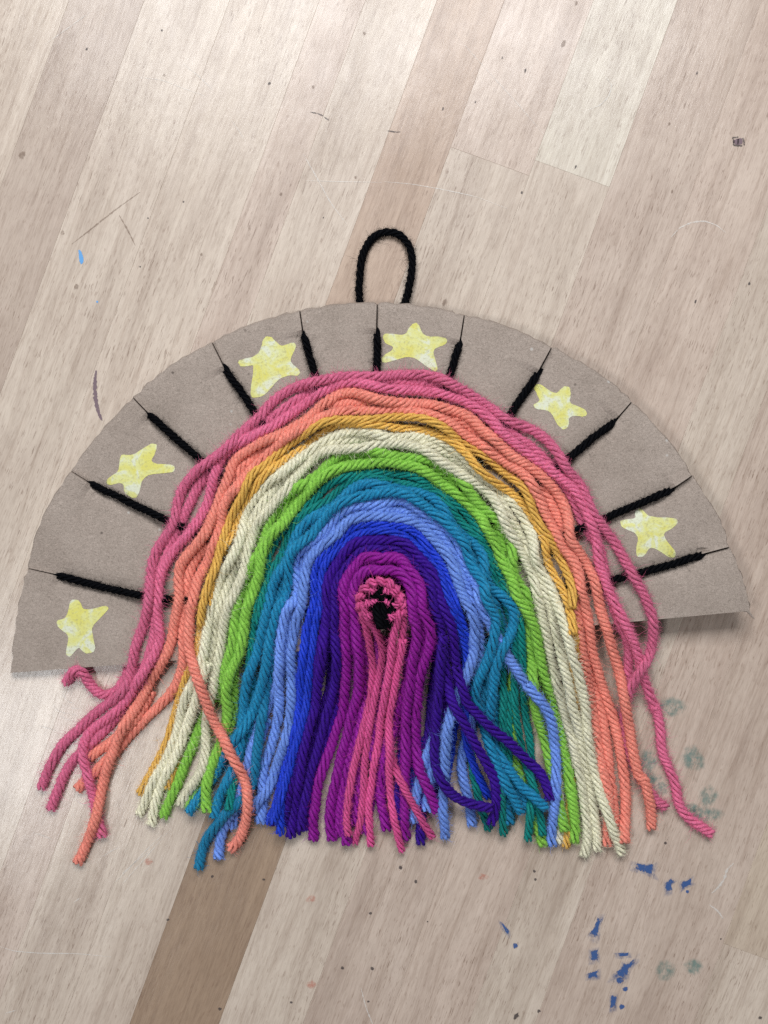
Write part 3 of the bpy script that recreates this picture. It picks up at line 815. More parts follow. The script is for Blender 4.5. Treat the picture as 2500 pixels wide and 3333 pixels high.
# ---- hanging loop, coming from behind the top of the board
LOOP = T('R2', (648, 640), (640, 560), (632, 490), (628, 400), (632, 290), (650, 190), (700, 112), (775, 86), (850, 98), (903, 155), (926, 240), (922, 325), (903, 405), (872, 500), (850, 570), (835, 640))
lay('black', LOOP, name='hanging_loop', zfix=[2.6, 2.6, 2.6, 2.4, 1.8, 1.4, 1.3, 1.3, 1.3, 1.4, 1.8, 2.4, 2.6, 2.6, 2.6], keep=False)

# ---- rows that pass below the warp yarns
lay('pink', T('B1', (180, 1060), (210, 980), (255, 860), (300, 740), (365, 640), (440, 560), (560, 450), (700, 330), (850, 130), 'A4', (250, 1500), (330, 1330), (400, 1150), (430, 960), (420, 780), (440, 560), (490, 380), (560, 250),
               'A1', (480, 1490), (560, 1300), (640, 1140), (700, 1020), (770, 930), (900, 790), (1060, 660), (1220, 540), (1400, 400), (1560, 280), 'A2', (420, 285), (560, 245), (700, 228), (820, 250), (1000, 258), (1200, 262), (1380, 270), (1520, 320),
               'A3', (250, 230), (420, 330), (560, 430), (660, 540), (800, 640), (930, 720), (1040, 810), (1130, 930), (1220, 1040), (1290, 1170), (1330, 1280), (1380, 1400), (1450, 1520), 'B5', (440, 80), (450, 250), (480, 430), (540, 600), (610, 760), (665, 900), (690, 1030), (690, 1150), (660, 1290)))
lay('coral', T('B1', (425, 880), (470, 830), (570, 730), (690, 630), (830, 470), (960, 310), (1110, 180), (1270, 20), 'A4', (650, 1420), (690, 1260), (680, 1080), (690, 900), (710, 700), (720, 520), (760, 380), (840, 260),
                'A1', (780, 1520), (840, 1380), (870, 1260), (920, 1140), (990, 1020), (1060, 900), (1160, 810), (1300, 700), (1440, 600), (1600, 510), 'A2', (350, 540), (500, 480), (640, 430), (800, 460), (1000, 470), (1200, 485), (1400, 520), (1540, 570),
                'A3', (250, 460), (390, 550), (530, 660), (660, 770), (800, 870), (920, 970), (1010, 1090), (1080, 1210), (1150, 1330), (1200, 1460), (1250, 1580), 'A6', (1260, 330), (1290, 560), (1320, 800), (1350, 1050), (1400, 1300), (1470, 1530),
                'B4', (1250, 100), (1290, 350), (1330, 600), (1350, 850), (1375, 1020), (1385, 1200)))
lay('green', T('B2', (20, 1050), (130, 880), (230, 720), (310, 560), (370, 430), (420, 330), (440, 200), (460, 60), 'A4', (1120, 1420), (1150, 1200), (1190, 960), (1220, 760), (1300, 520), (1390, 280), 'A1', (1330, 1450), (1400, 1320), (1500, 1200), (1620, 1090),
                'A2', (330, 1160), (460, 1060), (620, 950), (800, 925), (1000, 930), (1200, 960), (1400, 1010), 'A3', (150, 960), (300, 1090), (440, 1240), (540, 1370), (640, 1500), 'A6', (620, 120), (690, 300), (740, 480), (800, 640), (820, 800), (800, 1000), (780, 1200), (740, 1450),
                'B4', (440, 150), (455, 400), (480, 620), (560, 880), (660, 1120), (750, 1380)))
lay('royal', T('B2', (750, 1190), (790, 1090), (880, 950), (960, 790), (990, 600), (1050, 330), (1095, 150), (1120, 0), 'A5', (260, 1450), (290, 1200), (330, 1000), (370, 820), (370, 640), (420, 500), (530, 360), (660, 240), (800, 180), (950, 185), (1100, 200), (1220, 240), (1310, 350), (1420, 480), (1500, 620), (1540, 780), (1590, 950), 'A6', (260, 950), (320, 1150), (330, 1320),
                'B3', (1100, 100), (980, 300), (780, 420), (720, 510), (685, 640), (665, 900), (670, 1080)))
lay('purple', T('B2', (820, 1210), (880, 1050), (960, 850), (1040, 600), (1060, 320), (1180, 60), 'A5', (400, 1500), (440, 1250), (470, 1000), (480, 800), (510, 640), (600, 500), (700, 390), (850, 340), (1000, 350), (1130, 360), (1230, 460), (1330, 560), (1390, 700), (1410, 900), (1440, 1050), (1445, 1200), (1450, 1350), (1430, 1500), (1410, 1640),
                 'B3', (840, 100), (830, 230), (820, 400), (800, 550), (782, 700), (770, 850), (758, 1000), (742, 1150), (748, 1370)))

lay('coral', T('B4', (1318, 1385), (1335, 1200), (1340, 1050), (1330, 950), (1300, 800), (1262, 650), (1240, 500), (1212, 330), (1185, 150), 'A6', (1440, 1560), (1400, 1350), (1350, 1100), (1325, 900)))
# ---- tails half hidden at the bottom of the fringe
for kind, route in (('purple', T('B2', (880, 1205), (930, 950), (1000, 650), (1080, 350), 'A5', (330, 1480), (420, 1250))), ('purple', T('B2', (1010, 1275), (1040, 1050), (1090, 800), (1150, 550), (1220, 300), (1290, 80), 'A5', (500, 1500), (520, 1300))),
                    ('royal', T('B2', (795, 1155), (850, 900), (930, 600), (1000, 250), 'A5', (190, 1600), (260, 1300))), ('magenta', T('B3', (150, 1200), (180, 900), (240, 600), (300, 300), (330, 0), 'A5', (820, 1400), (760, 1150))),
                    ('magenta', T('B3', (250, 1275), (280, 1000), (330, 700), (400, 300), (430, 0), 'A5', (1010, 1450))), ('magenta', T('B3', (540, 1250), (560, 900), (580, 500), (600, 200), 'A5', (1170, 1500), (1230, 1200))),
                    ('purple', T('B3', (525, 1150), (540, 850), (600, 400), (700, 100), 'A5', (1300, 1500), (1350, 1250))), ('purple', T('B3', (860, 1010), (850, 700), (860, 300), (900, 0), 'A5', (1500, 1400))),
                    ('royal', T('B3', (930, 1040), (990, 700), (1060, 350), (1060, 50), 'A6', (280, 1300))), ('sky', T('B3', (682, 1165), (680, 1000), (750, 750), (850, 450), (1000, 100))), ('sky', T('B3', (800, 1070), (820, 900), (870, 650), (960, 300))),
                    ('teal', T('B3', (1360, 1245), (1290, 1050), (1235, 850), (1195, 600), (1190, 350), (1230, 50), 'A6', (420, 1250))), ('cream', T('B4', (890, 1355), (905, 1100), (880, 800), (830, 450), (760, 100))),
                    ('sky', T('B2', (425, 1220), (450, 1110), (520, 900), (620, 600), (740, 250))), ('blue', T('B2', (400, 1050), (440, 900), (520, 650), (600, 350), (650, 100), 'A4', (1300, 1400))), ('blue', T('B4', (640, 1100), (560, 950), (470, 800), (360, 600), (300, 300), (300, 50))),
                    ('teal', T('B4', (450, 1180), (440, 900), (430, 600), (430, 250), (430, 0))), ('purple', T('B3', (1000, 300), (980, 100), 'A6', (130, 1500), (120, 1200))), ('magenta', T('B3', (300, 620), (330, 300), (345, 0), 'A5', (900, 1500), (925, 1350), (905, 1150))), ('magenta', T('B3', (420, 620), (410, 300), (430, 0), 'A5', (975, 1500), (990, 1380), (1010, 1180))), ('magenta', T('B2', (1400, 1290), (1400, 1050), (1450, 750), (1520, 450), (1590, 150)))):
    lay(kind, route)

# ---- black warp yarns, from each slit to the middle of the lower edge
for rim_p, a_p, b_p in SLITS:
    d = np.array([1244.0, 2000.0]) - np.array(b_p)
    cpt = [tuple(np.array(a_p) + (np.array(rim_p) - np.array(a_p)) * 0.10), a_p, tuple((np.array(a_p) + np.array(b_p)) / 2), b_p] + [tuple(np.array(b_p) + d * t) for t in (0.25, 0.5, 0.75, 0.92, 1.0)]
    lay('black', cpt, name='warp_yarn', lift=-0.55, r_mul=1.0, fray=False, slope=0.25, sink=2.0)
for x0, y0, x1, y1 in ((1212, 1940, 1232, 2030), (1272, 1940, 1256, 2035), (1232, 1920, 1240, 2040), (1288, 1960, 1262, 2040), (1252, 1915, 1248, 2046), (1220, 1965, 1238, 2045)):
    lay('black', [(x0, y0), ((x0 + x1) / 2, (y0 + y1) / 2), (x1, y1)], name='warp_yarn', fray=False)

# ---- visible rows, laid from the deepest to the top
lay('mustard', T('B1', (978, 922), (1012, 868), (1062, 780), (1112, 680), (1180, 560), (1232, 440), (1280, 280), (1312, 150), (1360, 20), 'A4', (700, 1400), (745, 1300), (800, 1200), (820, 1080), (832, 970), (845, 850), (855, 780)))
lay('mustard', T('B1', (1230, 875), (1280, 720), (1340, 550), (1395, 340), (1425, 130), 'A4', (780, 1450), (840, 1200), (860, 1000), (880, 820), (915, 680)))
lay('mustard', T('A6', (1280, 900), (1310, 1100), (1310, 1350), 'B4', (1020, 500), (990, 900), (962, 1250), (948, 1400)))
lay('mustard', T('A6', (1285, 950), (1290, 1150), (1275, 1300), (1290, 1480), 'B4', (1060, 300), (1090, 600)))
lay('cream', T('A4', (800, 1560), (840, 1450), (890, 1320), (930, 1180), (950, 1030), (960, 900), (1000, 780), (1050, 650), (1100, 520), (1150, 380), (1200, 250), (1290, 100), 'A1', (1120, 1500), (1200, 1300), (1300, 1140), (1420, 1030), (1560, 890),
                'A2', (330, 900), (430, 850), (560, 800), (680, 775), (800, 770), (1000, 775), (1200, 780), (1350, 815), (1500, 880), (1600, 950), 'A3', (320, 890), (440, 990), (560, 1110), (650, 1220), (720, 1330), (780, 1450), (830, 1570),
                'A6', (860, 150), (900, 280), (930, 400), (980, 500), (1040, 620), (1080, 750), (1110, 900), (1140, 1020), (1180, 1160), (1210, 1300), (1240, 1450), (1270, 1600), 'B4', (1030, 200), (1060, 350), (1090, 500), (1120, 700), (1160, 900), (1190, 1050), (1220, 1200), (1230, 1430)))
lay('sky', T('B2', (310, 1500), (315, 1340), (365, 1190), (460, 1050), (520, 880), (560, 700), (620, 450), (720, 200), (790, 0), 'A5', (60, 1500), (60, 1250), (100, 1000), (190, 830), (210, 620), (220, 480), (330, 330), (500, 220), (620, 110), 'A2', (740, 1400), (900, 1400), (1060, 1410), (1200, 1420), (1330, 1480),
              'A5', (1420, 170), (1520, 300), (1600, 450), (1650, 600), 'A6', (320, 560), (390, 720), (440, 900), (450, 1100), (440, 1300), 'B3', (1260, 60), (1240, 170), (1215, 290), (1150, 430), (1112, 560), (1112, 690), (1140, 850), (1180, 980), (1200, 1090), (1208, 1205)))
lay('blue', T('B2', (130, 1590), (140, 1520), (160, 1420), (205, 1315), (275, 1225), (350, 1135), (430, 1055), (505, 985), (560, 930), (605, 850), (630, 740), (650, 600), (670, 430), (690, 300), (712, 170), (725, 40), 'A4', (1440, 1450), (1480, 1300), (1490, 1150), (1500, 1000), (1500, 850), (1540, 650), (1580, 500),
               'A5', (90, 430), (180, 320), (290, 210), (400, 110), 'A2', (530, 1390), (640, 1290), (760, 1220), (880, 1210), (1000, 1225), (1120, 1245), (1250, 1270), (1380, 1340), (1480, 1440), (1560, 1540), 'A6', (320, 130), (400, 300), (450, 450), (500, 600), (560, 720), (620, 820), (660, 950), (620, 1100), (560, 1300), (500, 1480),
               'B4', (200, 150), (260, 400), (320, 650), (380, 860), (410, 1030), (440, 1190)))
lay('teal', T('B2', (400, 1060), (420, 900), (480, 700), (520, 500), (560, 200), 'A4', (1270, 1400), (1290, 1150), (1310, 960), (1330, 850), (1352, 760), (1372, 660), (1390, 560), (1412, 460), (1442, 360), (1482, 260), (1540, 140), (1590, 40), 'A2', (60, 1560), (120, 1500), (200, 1430), (290, 1360), (380, 1285), (470, 1205), (560, 1140), (650, 1085), (750, 1062), (850, 1060), (960, 1072), (1060, 1105), (1160, 1108), (1280, 1122), (1390, 1160),
               'A3', (90, 1075), (170, 1150), (240, 1230), (300, 1305), (360, 1375), (420, 1450), 'A6', (500, 160), (550, 260), (585, 360), (612, 470), (650, 560), (710, 650), (765, 740), (805, 850), (822, 960), (830, 1080), (825, 1200), (840, 1400), 'B4', (570, 80), (590, 300), (632, 480), (642, 650), (640, 800), (632, 950), (622, 1100), (610, 1335)), weave=0)
lay('teal', T('A4', (1350, 900), (1390, 720), (1430, 620), (1470, 520), (1500, 400), (1560, 260), (1610, 150), 'A2', (190, 1510), (300, 1420), (420, 1330), (530, 1240), (620, 1180), (720, 1130), (820, 1118), (930, 1128), (1040, 1152), (1150, 1162), (1270, 1182), (1380, 1230), 'A3', (90, 1150), (160, 1230), (230, 1310), (310, 1390), (380, 1470), (440, 1550),
               'A6', (510, 300), (560, 450), (610, 580), (690, 720), (740, 900), (770, 1100), (760, 1350), 'B4', (480, 50), (500, 250), (530, 420), (560, 600), (620, 750), (680, 950), (718, 1100), (738, 1290)), weave=1)
lay('teal', T('A6', (600, 800), (640, 1000), (670, 1200), (650, 1400), 'B4', (380, 100), (392, 300), (380, 500), (372, 900), (370, 1100), (388, 1285)))
lay('royal', T('B2', (860, 1280), (868, 1100), (872, 1000), (880, 880), (892, 760), (920, 640), (955, 520), (1010, 320), (1040, 120), (1045, 20), 'A5', (222, 1560), (232, 1460), (236, 1340), (250, 1220), (264, 1100), (292, 1000), (328, 900), (340, 800), (332, 720), (332, 620), (352, 520), (400, 440), (470, 385), (540, 325), (620, 240), (700, 165), (800, 140), (900, 148), (1000, 165), (1100, 162), (1200, 190), (1280, 258), (1350, 340), (1420, 425), (1480, 500), (1530, 590), (1562, 700), (1592, 800), (1620, 920),
                'A6', (280, 860), (320, 960), (340, 1080), (352, 1250), 'B3', (1130, 260), (1152, 420), (1182, 580), (1242, 700), (1302, 830), (1352, 965)))
lay('royal', T('B2', (800, 1180), (860, 1000), (930, 780), (970, 580), (1060, 300), (1095, 160), (1110, 30), 'A5', (290, 1560), (292, 1450), (312, 1340), (330, 1240), (342, 1120), (352, 1020), (390, 950), (402, 850), (400, 740), (402, 640), (422, 560), (460, 470), (540, 400), (630, 322), (720, 250), (800, 218), (900, 218), (1000, 212), (1100, 240), (1200, 282), (1262, 360), (1332, 430), (1420, 520), (1480, 620), (1512, 720), (1542, 830), (1572, 920), 'A6', (225, 880), (270, 990), (305, 1090), (335, 1190), (340, 1330), 'B3', (1060, 60), (1010, 250), (990, 500)))
lay('purple', T('B2', (960, 1310), (970, 1150), (1000, 1000), (1030, 850), (1050, 700), (1070, 560), (1092, 420), (1132, 280), (1180, 150), (1200, 20), 'A5', (372, 1620), (382, 1520), (400, 1400), (412, 1280), (420, 1160), (440, 1060), (458, 950), (450, 850), (450, 740), (470, 640), (510, 560), (560, 480), (620, 400), (700, 318), (800, 300), (900, 300), (1000, 300), (1100, 295), (1180, 332), (1250, 420), (1320, 495), (1395, 565), (1432, 660), (1452, 780), (1490, 900), (1545, 990),
                 'A6', (195, 920), (212, 1020), (218, 1150), (232, 1300), (272, 1450)))
lay('purple', T('B2', (1090, 1240), (1100, 1100), (1130, 900), (1180, 700), (1240, 500), (1310, 300), (1370, 100), 'A5', (560, 1600), (580, 1400), (570, 1200)))
lay('purple', T('B2', (1050, 1240), (1062, 1150), (1082, 1020), (1102, 880), (1132, 740), (1172, 600), (1212, 470), (1252, 330), (1282, 180), (1330, 60), 'A5', (520, 1640), (532, 1520), (548, 1400), (540, 1300), (522, 1180), (520, 1060), (530, 940), (520, 820), (522, 720), (560, 622), (622, 550), (680, 470), (760, 390), (860, 370), (960, 392), (1060, 382), (1150, 425), (1210, 500), (1270, 560), (1340, 625), (1395, 740), (1405, 850), (1420, 950), (1465, 1010), 'A6', (98, 920), (112, 1020)))
lay('magenta', T('B2', (1465, 1370), (1430, 1210), (1470, 1000), (1530, 700), (1590, 300), (1640, 60), 'A5', (760, 1500), (720, 1250), (700, 1050), (670, 880), (650, 760), (690, 640), (790, 520), (930, 530), (1060, 510), (1180, 590), (1250, 700), (1260, 850), (1270, 1000), (1320, 1120), (1320, 1250), (1280, 1400), (1180, 1560),
                  'B3', (520, 200), (450, 500), (400, 760), (380, 890), (392, 1000), (420, 1120), (442, 1245)), weave=0.5)
lay('magenta', T('B2', (1165, 1335), (1160, 1170), (1180, 1050), (1190, 920), (1210, 800), (1250, 680), (1300, 550), (1340, 420), (1382, 300), (1430, 180), (1450, 50), 'A5', (620, 1640), (622, 1520), (630, 1400), (630, 1280), (620, 1180), (610, 1080), (618, 980), (618, 880), (602, 800), (600, 710), (640, 620), (715, 525), (770, 455), (850, 432), (950, 482), (1060, 442), (1130, 475), (1175, 560), (1255, 622), (1298, 700), (1308, 820), (1305, 920), (1350, 1010), (1388, 1100), (1390, 1220), (1360, 1350), (1310, 1450), (1278, 1560),
                  'B3', (715, 100), (700, 300), (702, 500), (722, 700), (790, 830), (850, 950), (890, 1085)))
lay('magenta', T('B2', (1335, 1335), (1300, 1210), (1310, 1080), (1330, 960), (1360, 840), (1390, 700), (1412, 580), (1450, 450), (1490, 300), (1522, 180), (1560, 30), 'A5', (742, 1640), (742, 1520), (750, 1400), (740, 1280), (722, 1180), (704, 1080), (706, 980), (690, 880), (682, 780), (702, 680), (762, 602), (830, 562), (930, 582), (1010, 565), (1100, 582), (1180, 645), (1226, 760), (1222, 880), (1232, 1000), (1268, 1090), (1270, 1200), (1242, 1300), (1222, 1420), (1210, 1540), 'B3', (640, 0), (615, 200), (610, 350), (612, 500), (610, 640), (602, 780), (600, 900), (602, 1050), (592, 1180), (612, 1325)))
# hot pink heart of the weaving
lay('rose', T('B3', (100, 1290), (70, 1180), (88, 1000), (110, 850), (140, 700), (172, 550), (212, 400), (242, 280), (272, 150), (300, 20), 'A5', (862, 1560), (870, 1480), (862, 1380), (842, 1280), (830, 1180), (812, 1100), (790, 1020), (762, 920), (742, 845), (762, 772), (815, 738), (850, 672), (920, 672), (1000, 668), (1055, 735), (1120, 800), (1140, 890), (1142, 1000), (1148, 1090), (1130, 1200), (1110, 1300), (1080, 1420), (1058, 1540), 'B3', (470, 60), (452, 200), (450, 320), (460, 450), (480, 570), (512, 690), (560, 800), (622, 920), (690, 1040), (750, 1150), (800, 1240), (850, 1315)), weave=0)
lay('rose', T('B3', (155, 1365), (190, 1230), (215, 1100), (220, 1000), (230, 850), (240, 700), (250, 550), (266, 400), (302, 200), (345, 0), 'A5', (925, 1500), (950, 1380), (962, 1280), (932, 1180), (890, 1095), (850, 1035), (800, 955), (790, 880)))
lay('rose', T('B3', (300, 1385), (285, 1200), (268, 1050), (290, 900), (312, 750), (342, 600), (362, 450), (382, 300), (392, 180), (425, 40), 'A5', (1000, 1600), (1012, 1480), (1030, 1340), (1042, 1220), (1060, 1110), (1092, 1030), (1120, 940)))
lay('rose', T('B3', (575, 1435), (540, 1280), (502, 1150), (480, 1000), (470, 850), (460, 700), (468, 550), (455, 380), (465, 160), 'A5', (1090, 1500), (1120, 1350), (1135, 1200)))
for (x, y), a, L in (((872, 752), 60, 17), ((992, 758), 110, 17), ((1062, 770), 55, 20), ((1078, 880), 40, 20), ((1042, 990), 70, 22), ((878, 856), 60, 9), ((994, 860), 120, 10), ((824, 866), 95, 20), ((850, 975), 70, 20)):
    dx, dy = L * math.cos(math.radians(a)), L * math.sin(math.radians(a))
    lay('rose', T('A5', (x - dx, y - dy), (x, y), (x + dx, y + dy)), name='yarn_stitch', lift=0.0, slope=1.3, r_mul=0.8, fray=True)

lay('sky', T('B2', (680, 1175), (705, 1080), (712, 950), (690, 800), (712, 700), (742, 600), (780, 500), (812, 400), (840, 280), (852, 150), (850, 20), 'A5', (22, 1620), (20, 1500), (28, 1400), (30, 1280), (40, 1160), (52, 1060), (72, 960), (130, 880), (168, 780), (185, 680), (172, 570), (190, 480), (212, 390), (270, 310), (350, 242), (450, 188), (540, 125), (620, 50), 'A2', (690, 1352), (780, 1330), (880, 1340), (980, 1358), (1060, 1350), (1140, 1342), (1230, 1362), (1330, 1405), (1425, 1465), 'A5', (1515, 195), (1590, 290), 'A6', (250, 190), (300, 280), (332, 380), (362, 480), (392, 570), (415, 660), (440, 720), (485, 790), (525, 870), (580, 980), (625, 1080), (680, 1180), (735, 1270), (800, 1370), (870, 1460), (940, 1550), (1010, 1625)), weave=0)
SKY1_TAIL = T('A6', (870, 1460), (940, 1550), (1010, 1625), 'B4', (795, 200), (830, 320), (842, 450), (852, 580), (860, 700), (860, 830), (852, 950), (842, 1060), (830, 1170), (822, 1280), (820, 1385))
lay('sky', T('B2', (625, 1065), (660, 1000), (720, 940), (770, 850), (812, 740), (852, 620), (892, 500), (922, 380), (950, 260), (968, 130), (962, 20), 'A5', (132, 1620), (140, 1520), (130, 1400), (130, 1300), (140, 1180), (160, 1060), (200, 980), (222, 900), (240, 800), (250, 680), (252, 580), (280, 490), (322, 420), (382, 368), (470, 308), (555, 240), (595, 175), (655, 112), (750, 88), (850, 80), (950, 82), (1060, 82), (1180, 112), (1270, 150), (1340, 200), (1400, 270), (1465, 345), (1545, 430), (1592, 540), (1628, 650), 'A6', (262, 560), (292, 650), (332, 735), (390, 815), (408, 920), (400, 1050), (390, 1180), (372, 1300), 'B3', (1120, -60), (1050, 110), (1005, 250), (982, 380), (972, 500), (962, 620), (962, 720), (968, 830), (950, 950), (942, 1050), (958, 1180), (972, 1315)))
lay('blue', T('B2', (262, 1135), (285, 1040), (315, 950), (362, 850), (430, 740), (480, 600), (505, 420), (522, 270), (540, 120), 'A4', (1232, 1600), (1240, 1500), (1262, 1400), (1300, 1300), (1340, 1200), (1370, 1100), (1390, 1000), (1410, 900), (1430, 800), (1462, 700), (1508, 600), (1530, 500), (1552, 420), (1600, 340), 'A5', (110, 390), (170, 285), (245, 180), (340, 100), 'A2', (430, 1420), (520, 1350), (600, 1285), (700, 1220), (800, 1190), (900, 1182), (1000, 1190), (1100, 1210), (1200, 1232), (1320, 1270), (1420, 1335), (1500, 1405), 'A3', (190, 1370), (260, 1440), (320, 1520), 'A6', (390, 190), (440, 280), (480, 380), (510, 480), (545, 575), (640, 655), (735, 735), (775, 830), (750, 930), (700, 1050), (640, 1180), (590, 1300), (572, 1450), (560, 1590),
               'B4', (270, 200), (250, 350), (300, 520), (390, 640), (460, 750), (540, 860), (640, 940), (765, 1045)), weave=1)
lay('blue', T('B2', (40, 1092), (90, 1020), (150, 930), (220, 830), (280, 740), (330, 640), (375, 555), (435, 455), (490, 390), (560, 300), (612, 200), (652, 80), 'A4', (1392, 1460), (1432, 1290), (1450, 1150), (1455, 1060), (1480, 950), (1502, 850), (1540, 760), (1580, 660), (1612, 560), 'A5', (130, 450), (190, 350), (260, 265), (340, 185), (420, 120), 'A2', (500, 1440), (590, 1360), (680, 1300), (780, 1252), (880, 1242), (990, 1260), (1100, 1280), (1220, 1292), (1330, 1340), (1430, 1420), (1510, 1500), 'A3', (200, 1480), (260, 1550), 'A6', (330, 200), (380, 300), (405, 420), (440, 520), (470, 620), (510, 700), (560, 780), (605, 870), (585, 1000), (560, 1150), (500, 1300), (435, 1400), (400, 1520), 'B4', (150, 150), (230, 400), (300, 620), (372, 780), (440, 900), (500, 1000), (548, 1088)), weave=0)
lay('green', T('B1', (1192, 1125), (1255, 975), (1310, 860), (1370, 720), (1430, 560), (1490, 420), (1535, 270), 'B2', (210, 150), 'A4', (950, 1570), (1020, 1450), (1060, 1340), (1090, 1230), (1120, 1120), (1140, 1000), (1150, 900), (1150, 800), (1165, 710), (1200, 625), (1250, 540), (1290, 440), (1330, 340), (1362, 250), (1402, 120), (1440, 30), 'A1', (1350, 1320), (1402, 1230), (1472, 1160), (1560, 1090), (1659, 1012), 'A2', (370, 1072), (450, 980), (540, 932), (650, 900), (760, 888), (880, 888), (1000, 890), (1110, 902), (1200, 918), (1300, 932), (1400, 972), (1500, 1040), 'A3', (200, 960), (300, 1030), (380, 1110), (450, 1188), (520, 1262), (582, 1340), (642, 1420), (700, 1500),
                'A6', (692, 120), (722, 230), (742, 330), (765, 440), (802, 530), (858, 620), (885, 740), (890, 860), (890, 980), (896, 1100), (906, 1220), (920, 1340), (935, 1500), 'B4', (665, 150), (722, 320), (772, 480), (802, 640), (832, 800), (870, 950), (902, 1100), (940, 1255)), weave=1)
lay('green', T('B2', (205, 1085), (195, 980), (196, 850), (222, 720), (262, 620), (312, 520), (345, 420), (382, 300), (395, 180), (380, 50), 'A4', (1058, 1540), (1080, 1430), (1112, 1330), (1160, 1250), (1190, 1170), (1212, 1070), (1230, 960), (1240, 860), (1250, 760), (1280, 680), (1312, 560), (1350, 450), (1382, 350), (1422, 230), (1490, 130), (1550, 40), 'A1', (1480, 1280), (1560, 1200), (1659, 1130), 'A2', (340, 1195), (430, 1125), (520, 1060), (620, 1010), (720, 972), (830, 960), (940, 972), (1050, 1000), (1160, 1028), (1280, 1042), (1380, 1070), (1480, 1122), 'A3', (150, 1040), (230, 1110), (300, 1190), (370, 1270), (432, 1340), (500, 1420), (560, 1500), 'A6', (592, 140), (640, 260), (665, 380), (692, 480), (728, 575), (785, 665), (855, 765), (930, 900), (960, 1020), (978, 1150), (1002, 1290), (1030, 1400), (1065, 1500),
                'B4', (850, 120), (900, 350), (930, 520), (955, 650), (982, 800), (1002, 950), (1020, 1080), (1030, 1200), (1020, 1355)), weave=0)
lay('cream', T('B1', (980, 1110), (1012, 1030), (1062, 900), (1130, 770), (1200, 650), (1270, 500), (1332, 330), (1352, 200), (1400, 20), 'A4', (770, 1450), (830, 1330), (860, 1200), (888, 1060), (900, 930), (922, 800), (960, 700), (1000, 600), (1045, 490), (1108, 400), (1148, 285), (1165, 180), (1192, 100), 'A1', (1062, 1370), (1100, 1280), (1170, 1200), (1230, 1130), (1300, 1062), (1380, 1005), (1450, 940), (1520, 860), (1592, 782), 'A2', (300, 850), (400, 792), (500, 752), (620, 730), (740, 720), (860, 730), (980, 740), (1100, 745), (1200, 725), (1300, 730), (1400, 762), (1500, 812), 'A3', (200, 738), (300, 820), (400, 900), (500, 970), (590, 1040), (662, 1100), (722, 1180), (772, 1260), (820, 1350), (862, 1440), (910, 1540),
                'A6', (932, 220), (965, 320), (1000, 400), (1042, 470), (1080, 570), (1112, 660), (1152, 760), (1190, 880), (1222, 980), (1252, 1090), (1292, 1220), (1332, 1350), (1362, 1480), 'B4', (1105, 50), (1122, 170), (1140, 330), (1152, 480), (1182, 640), (1222, 800), (1262, 950), (1310, 1080), (1360, 1200), (1410, 1340), (1450, 1455)), weave=1)
lay('cream', T('B1', (1090, 1200), (1112, 1060), (1132, 950), (1180, 830), (1232, 720), (1290, 600), (1350, 480), (1400, 350), (1432, 230), (1500, 60), 'A4', (850, 1420), (900, 1270)))
lay('cream', T('B1', (1340, 1022), (1370, 960), (1412, 900), (1470, 830), (1530, 740), (1570, 620), (1580, 480), (1575, 340), (1580, 220), 'A4', (930, 1590), (955, 1480), (965, 1380), (985, 1270), (1012, 1150), (1040, 1020), (1050, 900), (1072, 800), (1102, 690), (1150, 570), (1200, 460), (1240, 340), (1282, 220), (1340, 130), 'A1', (1230, 1390), (1290, 1285), (1342, 1200), (1405, 1115), (1500, 1020), (1600, 940), 'A2', (320, 985), (430, 905), (540, 860), (650, 830), (760, 828), (880, 820), (1000, 815), (1120, 830), (1230, 852), (1340, 880), (1450, 922), 'A3', (180, 850), (280, 930), (370, 1000), (450, 1080), (530, 1160), (600, 1232), (652, 1310), (702, 1400), (760, 1500), 'A6', (790, 140), (822, 260), (852, 380), (892, 475), (940, 560), (970, 660), (990, 780), (1012, 900), (1040, 1020), (1072, 1140), (1102, 1270), (1132, 1400), (1165, 1520),
                'B4', (920, 120), (952, 250), (990, 380), (1022, 500), (1052, 650), (1080, 800), (1102, 950), (1122, 1080), (1140, 1200), (1148, 1320), (1112, 1485)), weave=0)
lay('sky', SKY1_TAIL)
lay('purple', T('A6', (232, 1300), (272, 1450), (330, 1600), 'B3', (1150, 100), (1250, 200), (1350, 300), (1450, 382), (1550, 470), (1640, 560), 'B4', (620, 640), (700, 705), (752, 785), (788, 900), (800, 975)), slope=0.3)
lay('purple', T('A6', (112, 1020), (120, 1120), (132, 1250), (150, 1400), (172, 1540), 'B3', (1035, 130), (1100, 222), (1162, 330), (1212, 440), (1290, 550), (1352, 660), (1400, 770), (1425, 900), (1432, 1020), (1405, 1130), (1380, 1190)), slope=0.3)
lay('purple', T('A5', (1490, 1250), (1485, 1400), (1465, 1560), 'B3', (895, 100), (890, 300), (872, 450), (862, 600), (890, 720), (940, 830), (1002, 910), (1082, 970), (1180, 1010), (1290, 1040), (1395, 1052)), slope=0.3)
lay('pink', T('R4', (395, 505), (412, 465), (440, 425), (480, 415), (512, 460), (540, 520), (590, 570), (650, 585), (710, 550), (745, 490), (770, 420)), slope=0.6)
lay('coral', T('B1', (530, 592), (600, 532), (720, 472), (860, 350), (1000, 170), (1090, 0)))
